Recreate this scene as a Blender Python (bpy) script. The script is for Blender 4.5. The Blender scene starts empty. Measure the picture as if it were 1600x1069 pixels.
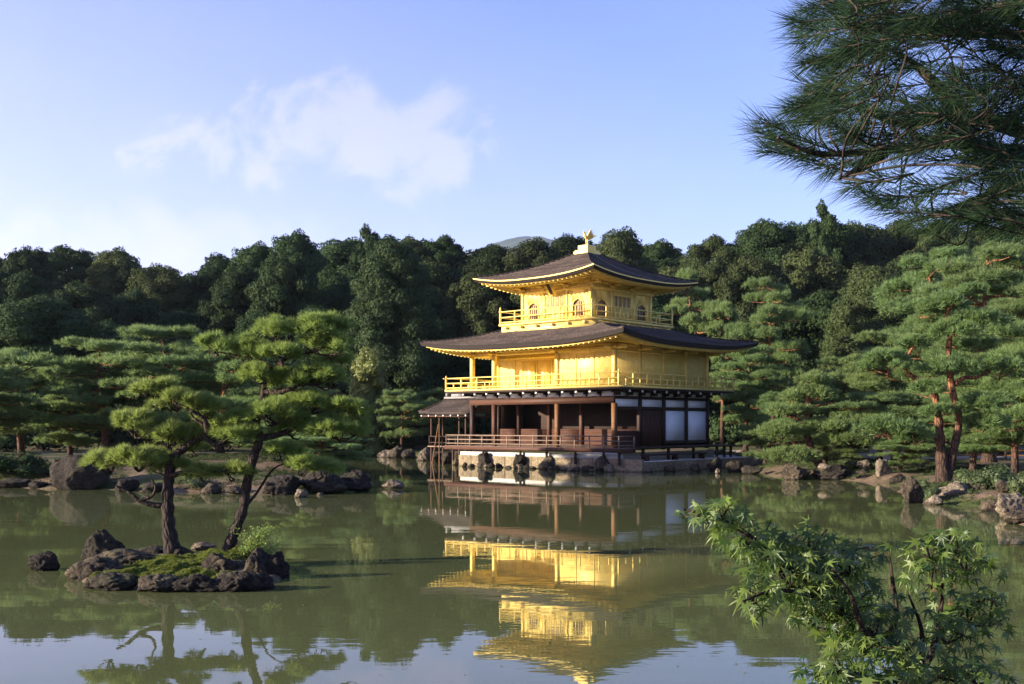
import bpy, bmesh, math, random
import numpy as np
from mathutils import Vector, noise

sc = bpy.context.scene
COL = sc.collection
R = math.radians
rng = np.random.default_rng(7)
random.seed(7)

# ------------------------------------------------------------------ camera
F, H, HZ = 1700.0, 2.35, 663.0          # focal length in photo pixels, eye height, horizon row
cam = bpy.data.cameras.new("Camera")
camo = bpy.data.objects.new("Camera", cam)
COL.objects.link(camo)
camo.location = (0, 0, H)
camo.rotation_euler = (R(90), 0, 0)
cam.sensor_width = 36
cam.lens = F / 1600 * 36
cam.shift_y = (HZ - 534.5) / 1600
cam.clip_start = 0.05
cam.clip_end = 12000
sc.camera = camo

# ------------------------------------------------------------------ light
SUN_EL = 13.0
SUN_AZ = (-1.0, -0.24)                  # horizontal direction towards the sun
w = bpy.data.worlds.new("World")
sc.world = w
w.use_nodes = True
nt = w.node_tree
nt.nodes.clear()


def nd(nt, typ, ins=None, **props):
    n = nt.nodes.new(typ)
    for k, v in props.items():
        setattr(n, k, v)
    for k, v in (ins or {}).items():
        s = n.inputs[k]
        if hasattr(v, "is_linked") or isinstance(v, bpy.types.NodeSocket):
            nt.links.new(v, s)
        else:
            s.default_value = v
    return n


def math_(nt, op, a, b=0.0, clamp=False):
    return nd(nt, "ShaderNodeMath", {0: a, 1: b}, operation=op, use_clamp=clamp).outputs[0]


def mixc(nt, f, a, b, mode="MIX"):
    n = nd(nt, "ShaderNodeMix", data_type="RGBA", blend_type=mode)
    for i, v in ((0, f), (6, a), (7, b)):
        s = n.inputs[i]
        if isinstance(v, bpy.types.NodeSocket):
            nt.links.new(v, s)
        else:
            s.default_value = v if i == 0 else (tuple(v) + (1,))[:4]
    return n.outputs[2]


def ramp(nt, f, stops):
    n = nd(nt, "ShaderNodeValToRGB", {0: f})
    el = n.color_ramp.elements
    while len(el) < len(stops):
        el.new(0.5)
    for e, (p, c) in zip(el, stops):
        e.position = p
        e.color = (tuple(c) + (1,))[:4] if not isinstance(c, (int, float)) else (c, c, c, 1)
    return n.outputs[0]


sky = nd(nt, "ShaderNodeTexSky", sky_type="NISHITA", sun_disc=False)
sky.sun_elevation = R(SUN_EL)
sky.sun_rotation = math.atan2(SUN_AZ[0], SUN_AZ[1])
sky.air_density = 1.0
sky.dust_density = 0.6
sky.ozone_density = 6.0
# thin clouds, laid out by direction on the sky itself
tc = nd(nt, "ShaderNodeTexCoord")
sep = nd(nt, "ShaderNodeSeparateXYZ", {0: tc.outputs["Generated"]})
yy = math_(nt, "MAXIMUM", sep.outputs[1], 0.05)
u = math_(nt, "DIVIDE", sep.outputs[0], yy)
v = math_(nt, "DIVIDE", sep.outputs[2], yy)
uv = nd(nt, "ShaderNodeCombineXYZ", {0: u, 1: v, 2: 0.0}).outputs[0]
n1 = nd(nt, "ShaderNodeTexNoise", {"Vector": uv, "Scale": 13.0, "Detail": 8.0, "Roughness": 0.58, "Distortion": 0.5}).outputs[0]
n2 = nd(nt, "ShaderNodeTexNoise", {"Vector": uv, "Scale": 34.0, "Detail": 5.0, "Roughness": 0.6}).outputs[0]


def blob(cu, cv, ru, rv, tilt=0.0):
    du = math_(nt, "SUBTRACT", u, cu)
    dv = math_(nt, "SUBTRACT", math_(nt, "SUBTRACT", v, cv), math_(nt, "MULTIPLY", du, tilt))
    a = math_(nt, "POWER", math_(nt, "ABSOLUTE", math_(nt, "DIVIDE", du, ru)), 2.0)
    b = math_(nt, "POWER", math_(nt, "ABSOLUTE", math_(nt, "DIVIDE", dv, rv)), 2.0)
    return math_(nt, "SUBTRACT", 1.0, math_(nt, "ADD", a, b))      # 1 in the middle, 0 on the rim


def cmask(shape, lo, hi, k=0.75):
    s = math_(nt, "ADD", math_(nt, "MULTIPLY", shape, 0.55), math_(nt, "MULTIPLY", math_(nt, "SUBTRACT", n1, 0.5), k * 2))
    s = math_(nt, "ADD", s, math_(nt, "MULTIPLY", math_(nt, "SUBTRACT", n2, 0.5), 0.5))
    return nd(nt, "ShaderNodeMapRange", {0: s, 1: lo, 2: hi, 3: 0.0, 4: 1.0}, interpolation_type="SMOOTHSTEP").outputs[0]


b1 = math_(nt, "MAXIMUM", blob(-0.20, 0.268, 0.14, 0.062, 0.20), blob(-0.095, 0.262, 0.095, 0.062, -0.1))
c1 = cmask(b1, 0.10, 0.58, 1.15)
c2 = math_(nt, "MULTIPLY", cmask(blob(-0.40, 0.155, 0.30, 0.055), -0.1, 0.6), 0.13)
veil = math_(nt, "ADD", math_(nt, "MULTIPLY", math_(nt, "SUBTRACT", 0.40, v), 1.5), math_(nt, "MULTIPLY", u, -0.75))   # thin high veil towards the sun
veil = math_(nt, "MULTIPLY", math_(nt, "MINIMUM", math_(nt, "MAXIMUM", veil, 0.0), 1.0), math_(nt, "ADD", 0.20, math_(nt, "MULTIPLY", n1, 0.22)))
cl = math_(nt, "MINIMUM", math_(nt, "ADD", math_(nt, "ADD", math_(nt, "MULTIPLY", c1, 0.19), c2), veil), 0.75)
skyc = mixc(nt, 1.0, sky.outputs[0], (1.60, 0.97, 1.06), "MULTIPLY")
cloudc = nd(nt, "ShaderNodeRGB")
cloudc.outputs[0].default_value = (4.3, 3.6, 4.9, 1)
bg = nd(nt, "ShaderNodeBackground", {0: mixc(nt, cl, skyc, cloudc.outputs[0]), 1: 0.115})
nd(nt, "ShaderNodeOutputWorld", {0: bg.outputs[0]})

sun = bpy.data.lights.new("Sun", "SUN")
sun.energy = 5.0
sun.angle = R(0.5)
sun.color = (1.0, 0.88, 0.70)
suno = bpy.data.objects.new("Sun", sun)
COL.objects.link(suno)
L = math.hypot(*SUN_AZ)
to_sun = Vector((SUN_AZ[0] / L * math.cos(R(SUN_EL)), SUN_AZ[1] / L * math.cos(R(SUN_EL)), math.sin(R(SUN_EL))))
suno.rotation_euler = to_sun.to_track_quat("Z", "Y").to_euler()
suno.location = (-60, -20, 60)

vs = sc.view_settings
vs.view_transform = "Standard"
vs.look = "None"
vs.exposure = 1.65
vs.gamma = 1
sc.cycles.max_bounces = 6
sc.cycles.diffuse_bounces = 3
sc.cycles.glossy_bounces = 3
sc.cycles.transmission_bounces = 3
sc.cycles.use_denoising = True


# ------------------------------------------------------------------ helpers
def P(px, py, Y):
    return np.array(((px - 800) / F * Y, Y, H - (py - HZ) / F * Y))


def Wd(py, z=0.0):
    return (H - z) * F / (py - HZ)


def tag(o, label=None, cat=None, group=None, kind=None):
    if label: o["label"] = label
    if cat: o["category"] = cat
    if group: o["group"] = group
    if kind: o["kind"] = kind
    return o


def empty(name, loc, label, cat, group=None, rz=0.0):
    o = bpy.data.objects.new(name, None)
    o.empty_display_size = 0.3
    COL.objects.link(o)
    o.location = loc
    o.rotation_euler = (0, 0, rz)
    return tag(o, label, cat, group)


def mesh_np(name, parts, mat=None, smooth=False, uvs=None):
    """parts: list of (verts Nx3, faces MxK)"""
    vv, loops, starts, tot = [], [], [], []
    off = lo = 0
    for pv, pf in parts:
        pv = np.asarray(pv, dtype=np.float64).reshape(-1, 3)
        pf = np.asarray(pf, dtype=np.int64)
        if len(pf) == 0:
            continue
        vv.append(pv)
        loops.append((pf + off).ravel())
        k = pf.shape[1]
        starts.append(lo + np.arange(len(pf)) * k)
        tot.append(np.full(len(pf), k))
        off += len(pv)
        lo += pf.size
    V = np.concatenate(vv); Lp = np.concatenate(loops); S = np.concatenate(starts); T = np.concatenate(tot)
    me = bpy.data.meshes.new(name)
    me.vertices.add(len(V)); me.vertices.foreach_set("co", V.astype(np.float32).ravel())
    me.loops.add(len(Lp)); me.loops.foreach_set("vertex_index", Lp.astype(np.int32))
    me.polygons.add(len(S)); me.polygons.foreach_set("loop_start", S.astype(np.int32))
    try:
        me.polygons.foreach_set("loop_total", T.astype(np.int32))
    except Exception:
        pass
    if smooth:
        me.polygons.foreach_set("use_smooth", np.ones(len(S), dtype=bool))
    if uvs is not None:
        l = me.uv_layers.new(name="UVMap")
        l.data.foreach_set("uv", np.asarray(uvs, dtype=np.float32)[Lp].ravel())
    me.update(calc_edges=True)
    me.validate()
    if mat: me.materials.append(mat)
    return me


def obj(name, me, parent=None, loc=None):
    o = bpy.data.objects.new(name, me)
    COL.objects.link(o)
    if parent is not None: o.parent = parent
    if loc is not None: o.location = loc
    return o


class MB:
    """collects boxes, tubes and faces into one mesh"""
    def __init__(s):
        s.parts = []

    def poly(s, verts, faces):
        by = {}
        for f in faces: by.setdefault(len(f), []).append(f)
        for k, fs in by.items(): s.parts.append((np.array(verts, float), np.array(fs)))
        return s

    def box(s, x0, x1, y0, y1, z0, z1):
        v = [(x, y, z) for z in (z0, z1) for y in (y0, y1) for x in (x0, x1)]
        f = [(0, 2, 3, 1), (4, 5, 7, 6), (0, 1, 5, 4), (2, 6, 7, 3), (0, 4, 6, 2), (1, 3, 7, 5)]
        s.parts.append((np.array(v, float), np.array(f)))
        return s

    def bar(s, p, q, wd, ht):
        """rectangular bar between two points, wd sideways, ht upwards"""
        p, q = np.array(p, float), np.array(q, float)
        d = (q - p) / np.linalg.norm(q - p)
        up = np.array((0, 0, 1.0)) if abs(d[2]) < 0.95 else np.array((1.0, 0, 0))
        sd = np.cross(d, up); sd /= np.linalg.norm(sd)
        up = np.cross(sd, d)
        v = [b + sd * a * wd / 2 + up * c * ht / 2 for b in (p, q) for c in (-1, 1) for a in (-1, 1)]
        f = [(0, 1, 3, 2), (4, 6, 7, 5), (0, 4, 5, 1), (2, 3, 7, 6), (0, 2, 6, 4), (1, 5, 7, 3)]
        s.parts.append((np.array(v), np.array(f)))
        return s

    def tube(s, path, radii, n=7, cap=True):
        path = np.array(path, float)
        m = len(path)
        radii = np.broadcast_to(np.array(radii, float), (m,))
        t = np.gradient(path, axis=0)
        t /= np.linalg.norm(t, axis=1)[:, None] + 1e-9
        ref = np.array((0.31, 0.87, 0.38))
        vs_ = []
        for i in range(m):
            a = np.cross(t[i], ref); a /= np.linalg.norm(a) + 1e-9
            b = np.cross(t[i], a)
            ang = np.arange(n) * 2 * np.pi / n
            vs_.append(path[i] + radii[i] * (np.cos(ang)[:, None] * a + np.sin(ang)[:, None] * b))
        V = np.concatenate(vs_)
        f = []
        for i in range(m - 1):
            for j in range(n):
                k = (j + 1) % n
                f.append((i * n + j, i * n + k, (i + 1) * n + k, (i + 1) * n + j))
        s.parts.append((V, np.array(f)))
        if cap:
            s.parts.append((vs_[-1], np.array([list(range(n))])))
            s.parts.append((vs_[0], np.array([list(range(n))[::-1]])))
        return s

    def mesh(s, name, mat, smooth=False):
        return mesh_np(name, s.parts, mat, smooth)

    def build(s, name, mat, parent=None, smooth=False, bevel=0.0):
        o = obj(name, s.mesh(name, mat, smooth), parent)
        if bevel:
            b = o.modifiers.new("bevel", "BEVEL"); b.width = bevel; b.segments = 2; b.limit_method = "ANGLE"
        return o


def smooth_path(pts, n=6):
    pts = np.array(pts, float)
    p = np.vstack([2 * pts[0] - pts[1], pts, 2 * pts[-1] - pts[-2]])
    out = []
    for i in range(1, len(p) - 2):
        for t in np.linspace(0, 1, n, endpoint=False):
            a, b, c, d = p[i - 1], p[i], p[i + 1], p[i + 2]
            out.append(0.5 * ((2 * b) + (-a + c) * t + (2 * a - 5 * b + 4 * c - d) * t * t + (-a + 3 * b - 3 * c + d) * t ** 3))
    out.append(pts[-1])
    return np.array(out)


def unit(v):
    return v / (np.linalg.norm(v, axis=-1, keepdims=True) + 1e-9)


# ------------------------------------------------------------------ materials
def newmat(name):
    m = bpy.data.materials.new(name)
    m.use_nodes = True
    nt = m.node_tree
    nt.nodes.clear()
    out = nd(nt, "ShaderNodeOutputMaterial")
    return m, nt, out


def principled(nt, out, col, rough=0.6, metal=0.0, spec=0.3, bump=None, bstr=0.3, bdist=0.02, **kw):
    b = nd(nt, "ShaderNodeBsdfPrincipled", {"Roughness": rough, "Metallic": metal, "Specular IOR Level": spec})
    s = b.inputs["Base Color"]
    if isinstance(col, bpy.types.NodeSocket): nt.links.new(col, s)
    else: s.default_value = (tuple(col) + (1,))[:4]
    for k, v in kw.items(): b.inputs[k].default_value = v
    if bump is not None:
        bn = nd(nt, "ShaderNodeBump", {"Height": bump, "Strength": bstr, "Distance": bdist})
        nt.links.new(bn.outputs[0], b.inputs["Normal"])
    nt.links.new(b.outputs[0], out.inputs[0])
    return b


def ocoord(nt, scale=(1, 1, 1)):
    t = nd(nt, "ShaderNodeTexCoord")
    return nd(nt, "ShaderNodeMapping", {"Vector": t.outputs["Object"], "Scale": scale}).outputs[0]


def foliage(name, ca, cb, trans=0.3, rough=0.5, vary=0.25, tcol=None, spec=0.25):
    m, nt, out = newmat(name)
    g = nd(nt, "ShaderNodeNewGeometry")
    oi = nd(nt, "ShaderNodeObjectInfo")
    c = mixc(nt, g.outputs["Random Per Island"], ca, cb)
    val = nd(nt, "ShaderNodeMapRange", {0: oi.outputs["Random"], 3: 1 - vary, 4: 1 + vary}).outputs[0]
    hue = nd(nt, "ShaderNodeMapRange", {0: math_(nt, "FRACT", math_(nt, "MULTIPLY", oi.outputs["Random"], 7.31)), 3: 0.485, 4: 0.515}).outputs[0]
    c = nd(nt, "ShaderNodeHueSaturation", {"Color": c, "Value": val, "Hue": hue}).outputs[0]
    p = nd(nt, "ShaderNodeBsdfPrincipled", {"Base Color": c, "Roughness": rough, "Specular IOR Level": spec})
    tr = nd(nt, "ShaderNodeBsdfTranslucent", {"Color": mixc(nt, 0.5, c, tcol or tuple(min(1, x * 1.8) for x in cb))})
    mx = nd(nt, "ShaderNodeMixShader", {0: trans, 1: p.outputs[0], 2: tr.outputs[0]})
    nt.links.new(mx.outputs[0], out.inputs[0])
    return m


def bark(name, low, high, zlo=0.5, zhi=3.0, sc_=1.0):
    m, nt, out = newmat(name)
    t = nd(nt, "ShaderNodeTexCoord")
    z = nd(nt, "ShaderNodeSeparateXYZ", {0: t.outputs["Object"]}).outputs[2]
    f = nd(nt, "ShaderNodeMapRange", {0: z, 1: zlo, 2: zhi}).outputs[0]
    mp = nd(nt, "ShaderNodeMapping", {"Vector": t.outputs["Object"], "Scale": (9 * sc_, 9 * sc_, 3 * sc_)}).outputs[0]
    n = nd(nt, "ShaderNodeTexNoise", {"Vector": mp, "Scale": 2.0, "Detail": 6.0, "Roughness": 0.65}).outputs[0]
    vo = nd(nt, "ShaderNodeTexVoronoi", {"Vector": mp, "Scale": 1.6}, feature="DISTANCE_TO_EDGE").outputs[0]
    base = mixc(nt, f, low, high)
    c = mixc(nt, ramp(nt, n, [(0.3, 0.0), (0.7, 1.0)]), mixc(nt, 0.6, base, (0.02, 0.015, 0.012)), base)
    c = mixc(nt, ramp(nt, vo, [(0.0, 1.0), (0.12, 0.0)]), c, (0.018, 0.013, 0.01))
    hgt = math_(nt, "ADD", n, math_(nt, "MINIMUM", math_(nt, "MULTIPLY", vo, 3.0), 0.8))
    principled(nt, out, c, 0.9, spec=0.15, bump=hgt, bstr=0.8, bdist=0.03)
    return m


def rockmat(name, dark, light, moss=0.25):
    m, nt, out = newmat(name)
    v = ocoord(nt)
    oi = nd(nt, "ShaderNodeObjectInfo").outputs["Random"]
    v = nd(nt, "ShaderNodeVectorMath", {0: v, 1: nd(nt, "ShaderNodeCombineXYZ", {0: math_(nt, "MULTIPLY", oi, 31.0), 1: 0.0, 2: 0.0}).outputs[0]}).outputs[0]
    a = nd(nt, "ShaderNodeTexNoise", {"Vector": v, "Scale": 2.2, "Detail": 9.0, "Roughness": 0.68}).outputs[0]
    b = nd(nt, "ShaderNodeTexNoise", {"Vector": v, "Scale": 13.0, "Detail": 6.0, "Roughness": 0.7}).outputs[0]
    vo = nd(nt, "ShaderNodeTexVoronoi", {"Vector": v, "Scale": 3.2, "Randomness": 1.0}, feature="DISTANCE_TO_EDGE").outputs[0]
    c = mixc(nt, ramp(nt, a, [(0.36, 0.0), (0.62, 1.0)]), dark, light)
    c = mixc(nt, ramp(nt, b, [(0.4, 0.75), (0.62, 0.0)]), c, tuple(x * 0.4 for x in dark))
    c = mixc(nt, ramp(nt, b, [(0.60, 0.0), (0.72, 0.5)]), c, tuple(min(1, x * 1.2) for x in light))
    up = nd(nt, "ShaderNodeSeparateXYZ", {0: nd(nt, "ShaderNodeNewGeometry").outputs["Normal"]}).outputs[2]
    mo = math_(nt, "MULTIPLY", ramp(nt, up, [(0.45, 0.0), (0.8, 1.0)]), ramp(nt, a, [(0.5, 0.0), (0.6, moss)]))
    c = mixc(nt, mo, c, (0.07, 0.085, 0.02))
    pz = nd(nt, "ShaderNodeSeparateXYZ", {0: nd(nt, "ShaderNodeNewGeometry").outputs["Position"]}).outputs[2]
    pz = math_(nt, "ADD", pz, math_(nt, "MULTIPLY", math_(nt, "SUBTRACT", a, 0.5), 0.12))
    c = mixc(nt, ramp(nt, pz, [(0.03, 0.75), (0.085, 0.0)]), c, tuple(x * 0.3 for x in dark))
    cr = ramp(nt, vo, [(0.0, 0.0), (0.05, 1.0)])
    h = math_(nt, "ADD", math_(nt, "MULTIPLY", a, 1.2), math_(nt, "MULTIPLY", b, 0.45))
    h = math_(nt, "ADD", h, math_(nt, "MULTIPLY", cr, 0.12))
    principled(nt, out, c, 0.9, spec=0.2, bump=h, bstr=0.9, bdist=0.12)
    return m


def simple(name, col, rough=0.6, metal=0.0, spec=0.3, var=0.15, scale=(4, 4, 4), bstr=0.15, detail=5.0, bdist=0.02):
    m, nt, out = newmat(name)
    n = nd(nt, "ShaderNodeTexNoise", {"Vector": ocoord(nt, scale), "Scale": 1.0, "Detail": detail, "Roughness": 0.6}).outputs[0]
    c = mixc(nt, ramp(nt, n, [(0.3, 0.0), (0.7, 1.0)]), tuple(x * (1 - var) for x in col), tuple(min(1, x * (1 + var)) for x in col))
    principled(nt, out, c, rough, metal, spec, bump=n, bstr=bstr, bdist=bdist)
    return m


def goldmat():
    m, nt, out = newmat("gold_leaf")
    v = ocoord(nt)
    n = nd(nt, "ShaderNodeTexNoise", {"Vector": v, "Scale": 3.0, "Detail": 6.0, "Roughness": 0.6}).outputs[0]
    ch = nd(nt, "ShaderNodeTexVoronoi", {"Vector": v, "Scale": 7.5, "Randomness": 0.25}, distance="CHEBYCHEV")
    lf = nd(nt, "ShaderNodeSeparateColor", {0: ch.outputs["Color"]}).outputs[0]
    f = math_(nt, "ADD", math_(nt, "MULTIPLY", n, 0.45), math_(nt, "MULTIPLY", lf, 0.55))
    c = mixc(nt, f, (0.60, 0.425, 0.095), (0.82, 0.645, 0.205))
    r = nd(nt, "ShaderNodeMapRange", {0: f, 3: 0.48, 4: 0.66}).outputs[0]
    b = principled(nt, out, c, 0.45, 0.30, 0.3, bump=f, bstr=0.10, bdist=0.02)
    nt.links.new(r, b.inputs["Roughness"])
    return m


def roofmat():
    m, nt, out = newmat("bark_shingle")
    t = nd(nt, "ShaderNodeTexCoord")
    uv = t.outputs["UV"]
    sp = nd(nt, "ShaderNodeSeparateXYZ", {0: uv})
    n = nd(nt, "ShaderNodeTexNoise", {"Vector": nd(nt, "ShaderNodeMapping", {"Vector": uv, "Scale": (1.2, 6, 1)}).outputs[0], "Scale": 1.6, "Detail": 8.0, "Roughness": 0.7}).outputs[0]
    n2 = nd(nt, "ShaderNodeTexNoise", {"Vector": t.outputs["Object"], "Scale": 0.9, "Detail": 5.0, "Roughness": 0.65}).outputs[0]
    vw = math_(nt, "ADD", sp.outputs[1], math_(nt, "MULTIPLY", n, 0.03))
    saw = math_(nt, "FRACT", math_(nt, "MULTIPLY", vw, 3.4))
    br = nd(nt, "ShaderNodeTexNoise", {"Vector": nd(nt, "ShaderNodeMapping", {"Vector": uv, "Scale": (9, 7, 1)}).outputs[0], "Scale": 1.0, "Detail": 3.0}).outputs[0]
    c = mixc(nt, ramp(nt, n2, [(0.35, 0.0), (0.65, 1.0)]), (0.038, 0.026, 0.020), (0.105, 0.076, 0.060))
    c = mixc(nt, ramp(nt, br, [(0.38, 0.8), (0.6, 0.0)]), c, (0.022, 0.016, 0.014))
    c = mixc(nt, ramp(nt, saw, [(0.0, 0.85), (0.35, 0.0)]), c, (0.022, 0.016, 0.014))
    h = math_(nt, "ADD", math_(nt, "MULTIPLY", math_(nt, "SUBTRACT", 1.0, saw), 0.5), math_(nt, "MULTIPLY", br, 0.6))
    principled(nt, out, c, 0.85, spec=0.25, bump=h, bstr=1.0, bdist=0.05)
    return m


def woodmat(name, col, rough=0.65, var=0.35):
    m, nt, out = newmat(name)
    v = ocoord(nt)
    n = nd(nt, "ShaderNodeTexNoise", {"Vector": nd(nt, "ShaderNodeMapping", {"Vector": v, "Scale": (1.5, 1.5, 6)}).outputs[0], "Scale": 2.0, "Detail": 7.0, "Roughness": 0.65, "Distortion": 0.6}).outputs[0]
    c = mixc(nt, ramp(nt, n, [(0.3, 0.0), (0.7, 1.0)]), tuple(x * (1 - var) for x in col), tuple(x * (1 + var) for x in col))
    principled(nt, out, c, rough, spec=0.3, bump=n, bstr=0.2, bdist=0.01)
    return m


def groundmat():
    m, nt, out = newmat("ground")
    t = nd(nt, "ShaderNodeTexCoord").outputs["Object"]
    a = nd(nt, "ShaderNodeTexNoise", {"Vector": t, "Scale": 0.22, "Detail": 7.0, "Roughness": 0.6}).outputs[0]
    b = nd(nt, "ShaderNodeTexNoise", {"Vector": t, "Scale": 3.0, "Detail": 8.0, "Roughness": 0.7}).outputs[0]
    soil = mixc(nt, ramp(nt, b, [(0.35, 0.0), (0.65, 1.0)]), (0.085, 0.055, 0.035), (0.19, 0.135, 0.09))
    moss = mixc(nt, ramp(nt, b, [(0.35, 0.0), (0.65, 1.0)]), (0.035, 0.045, 0.014), (0.07, 0.085, 0.025))
    f = ramp(nt, a, [(0.44, 0.0), (0.54, 1.0)])
    c = mixc(nt, f, soil, moss)
    principled(nt, out, c, 0.95, spec=0.1, bump=b, bstr=0.6, bdist=0.08)
    return m


def watermat():
    m, nt, out = newmat("pond_water")
    t = nd(nt, "ShaderNodeTexCoord").outputs["Object"]
    mp = nd(nt, "ShaderNodeMapping", {"Vector": t, "Scale": (0.55, 1.5, 1)}).outputs[0]
    a = nd(nt, "ShaderNodeTexNoise", {"Vector": mp, "Scale": 1.6, "Detail": 3.0, "Roughness": 0.5}).outputs[0]
    a3_ = nd(nt, "ShaderNodeTexNoise", {"Vector": mp, "Scale": 6.0, "Detail": 2.0}).outputs[0]
    a = math_(nt, "ADD", a, math_(nt, "MULTIPLY", a3_, 0.16))
    b = nd(nt, "ShaderNodeTexNoise", {"Vector": mp, "Scale": 0.33, "Detail": 2.0, "Roughness": 0.5}).outputs[0]
    amp = nd(nt, "ShaderNodeTexNoise", {"Vector": t, "Scale": 0.12, "Detail": 2.0}).outputs[0]
    amp = ramp(nt, amp, [(0.4, 0.35), (0.62, 1.0)])
    h = math_(nt, "MULTIPLY", math_(nt, "ADD", math_(nt, "MULTIPLY", a, 0.35), b), amp)
    mu = nd(nt, "ShaderNodeTexNoise", {"Vector": t, "Scale": 0.15, "Detail": 4.0}).outputs[0]
    c = mixc(nt, mu, (0.074, 0.086, 0.031), (0.098, 0.108, 0.042))
    principled(nt, out, c, 0.015, spec=0.5, bump=h, bstr=0.10, bdist=0.05, IOR=1.33)
    return m


M = dict(
    gold=goldmat(),
    roof=roofmat(),
    edge=simple("roof_edge", (0.022, 0.016, 0.014), 0.8, var=0.3, scale=(3, 3, 30)),
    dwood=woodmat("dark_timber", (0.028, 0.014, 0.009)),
    rwood=woodmat("red_brown_timber", (0.060, 0.023, 0.012)),
    pwood=woodmat("pillar_timber", (0.13, 0.058, 0.020)),
    wwood=woodmat("weathered_planks", (0.18, 0.122, 0.085), var=0.3),
    plaster=simple("white_plaster", (0.82, 0.82, 0.82), 0.85, var=0.05, scale=(2, 2, 2), bstr=0.05),
    gplaster=simple("grey_plaster", (0.40, 0.385, 0.35), 0.85, var=0.08, scale=(2, 2, 2), bstr=0.05),
    paper=simple("paper_pane", (0.30, 0.215, 0.12), 0.8, var=0.1),
    lead=simple("pale_ridge_tile", (0.20, 0.19, 0.185), 0.6, var=0.15, scale=(6, 6, 6)),
    tan=rockmat("tan_stone", (0.20, 0.15, 0.09), (0.36, 0.29, 0.185), 0.1),
    gravel=simple("gravel", (0.42, 0.40, 0.38), 0.95, var=0.3, scale=(14, 14, 14), bstr=0.5, detail=8),
    rock=rockmat("grey_rock", (0.034, 0.026, 0.019), (0.125, 0.096, 0.064)),
    rockd=rockmat("dark_rock", (0.018, 0.014, 0.011), (0.062, 0.049, 0.036), 0.3),
    rockl=rockmat("pale_rock", (0.095, 0.074, 0.052), (0.30, 0.24, 0.17), 0.15),
    ground=groundmat(),
    sand=simple("sandy_path", (0.46, 0.36, 0.26), 0.95, var=0.2, scale=(2, 2, 2), bstr=0.3, detail=8),
    water=watermat(),
    bark=bark("grey_bark", (0.055, 0.042, 0.034), (0.075, 0.055, 0.042)),
    barkd=bark("black_pine_bark", (0.045, 0.033, 0.027), (0.085, 0.052, 0.034), 0.8, 3.5),
    barkr=bark("red_pine_bark", (0.075, 0.045, 0.032), (0.33, 0.14, 0.065), 0.8, 3.2, 0.6),
    barkm=bark("maple_bark", (0.05, 0.035, 0.028), (0.06, 0.04, 0.03), 0, 1, 4),
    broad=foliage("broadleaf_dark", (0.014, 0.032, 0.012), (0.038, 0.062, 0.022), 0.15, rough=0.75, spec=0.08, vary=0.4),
    olive=foliage("broadleaf_olive", (0.024, 0.039, 0.013), (0.056, 0.070, 0.026), 0.15, rough=0.75, spec=0.08, vary=0.35),
    feather=foliage("feathery_green", (0.018, 0.036, 0.014), (0.044, 0.068, 0.026), 0.2, rough=0.7, spec=0.1),
    yellow=foliage("yellow_green", (0.085, 0.105, 0.022), (0.17, 0.18, 0.05), 0.3),
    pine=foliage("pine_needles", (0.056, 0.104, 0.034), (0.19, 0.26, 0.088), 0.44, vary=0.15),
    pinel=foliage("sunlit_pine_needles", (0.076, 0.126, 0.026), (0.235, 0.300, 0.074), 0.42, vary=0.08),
    pinen=foliage("long_pine_needles", (0.010, 0.030, 0.015), (0.036, 0.066, 0.028), 0.2, rough=0.7, spec=0.1, vary=0.0),
    maple=foliage("maple_leaves", (0.016, 0.042, 0.010), (0.115, 0.165, 0.030), 0.38, rough=0.42, vary=0.0, tcol=(0.20, 0.32, 0.03), spec=0.4),
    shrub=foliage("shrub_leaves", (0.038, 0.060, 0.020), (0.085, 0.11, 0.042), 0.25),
    moss=foliage("moss", (0.070, 0.090, 0.012), (0.19, 0.205, 0.028), 0.15, vary=0.0),
    hill=foliage("far_hill", (0.03, 0.05, 0.02), (0.05, 0.07, 0.03), 0.0),
)

# ------------------------------------------------------------------ terrain and water
CX, CY, TH = 4.41, 61.9, math.atan2(-0.667, 0.745)
ex, ey = np.array((0.745, -0.667)), np.array((0.667, 0.745))


def loc2w(x, y):
    return np.array((CX, CY)) + ex * x + ey * y


def wp(px, py):
    Y = Wd(py)
    return ((px - 800) / F * Y, Y)


pond = [wp(1600, 828), wp(1562, 803), wp(1500, 790), wp(1430, 786), wp(1400, 766), wp(1380, 754), wp(1290, 750), wp(1215, 749),
        wp(1190, 741), wp(1156, 736), tuple(loc2w(7.1, 6.0)), tuple(loc2w(7.1, -4.9)), tuple(loc2w(-5.1, -4.9)), tuple(loc2w(-5.1, 0.5)),
        wp(700, 721), wp(650, 716), wp(594, 714), wp(600, 709.5), wp(560, 706.5), wp(500, 706.5), wp(480, 712),
        wp(545, 725), wp(578, 742), wp(586, 760), wp(560, 770), wp(480, 773), wp(400, 774.5), wp(310, 771), wp(230, 769), wp(165, 765.5),
        wp(90, 765.5), wp(0, 762), (-26, 40.0), (-40, 36), (-46, 10), (-24, 3), (-4, 5.2), (2, 5.6), (8, 6.5), (14, 13)]
pond = np.array(pond)


def sdist(pts):
    """signed distance to the pond outline, positive on land"""
    pts = np.asarray(pts, float)
    d = np.full(len(pts), 1e9)
    ins = np.zeros(len(pts), bool)
    n = len(pond)
    for i in range(n):
        a, b = pond[i], pond[(i + 1) % n]
        ab = b - a
        t = np.clip(((pts - a) @ ab) / (ab @ ab), 0, 1)
        d = np.minimum(d, np.linalg.norm(pts - (a + t[:, None] * ab), axis=1))
        c = ((a[1] > pts[:, 1]) != (b[1] > pts[:, 1])) & (pts[:, 0] < (b[0] - a[0]) * (pts[:, 1] - a[1]) / (b[1] - a[1] + 1e-12) + a[0])
        ins ^= c
    return np.where(ins, -d, d)


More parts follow.
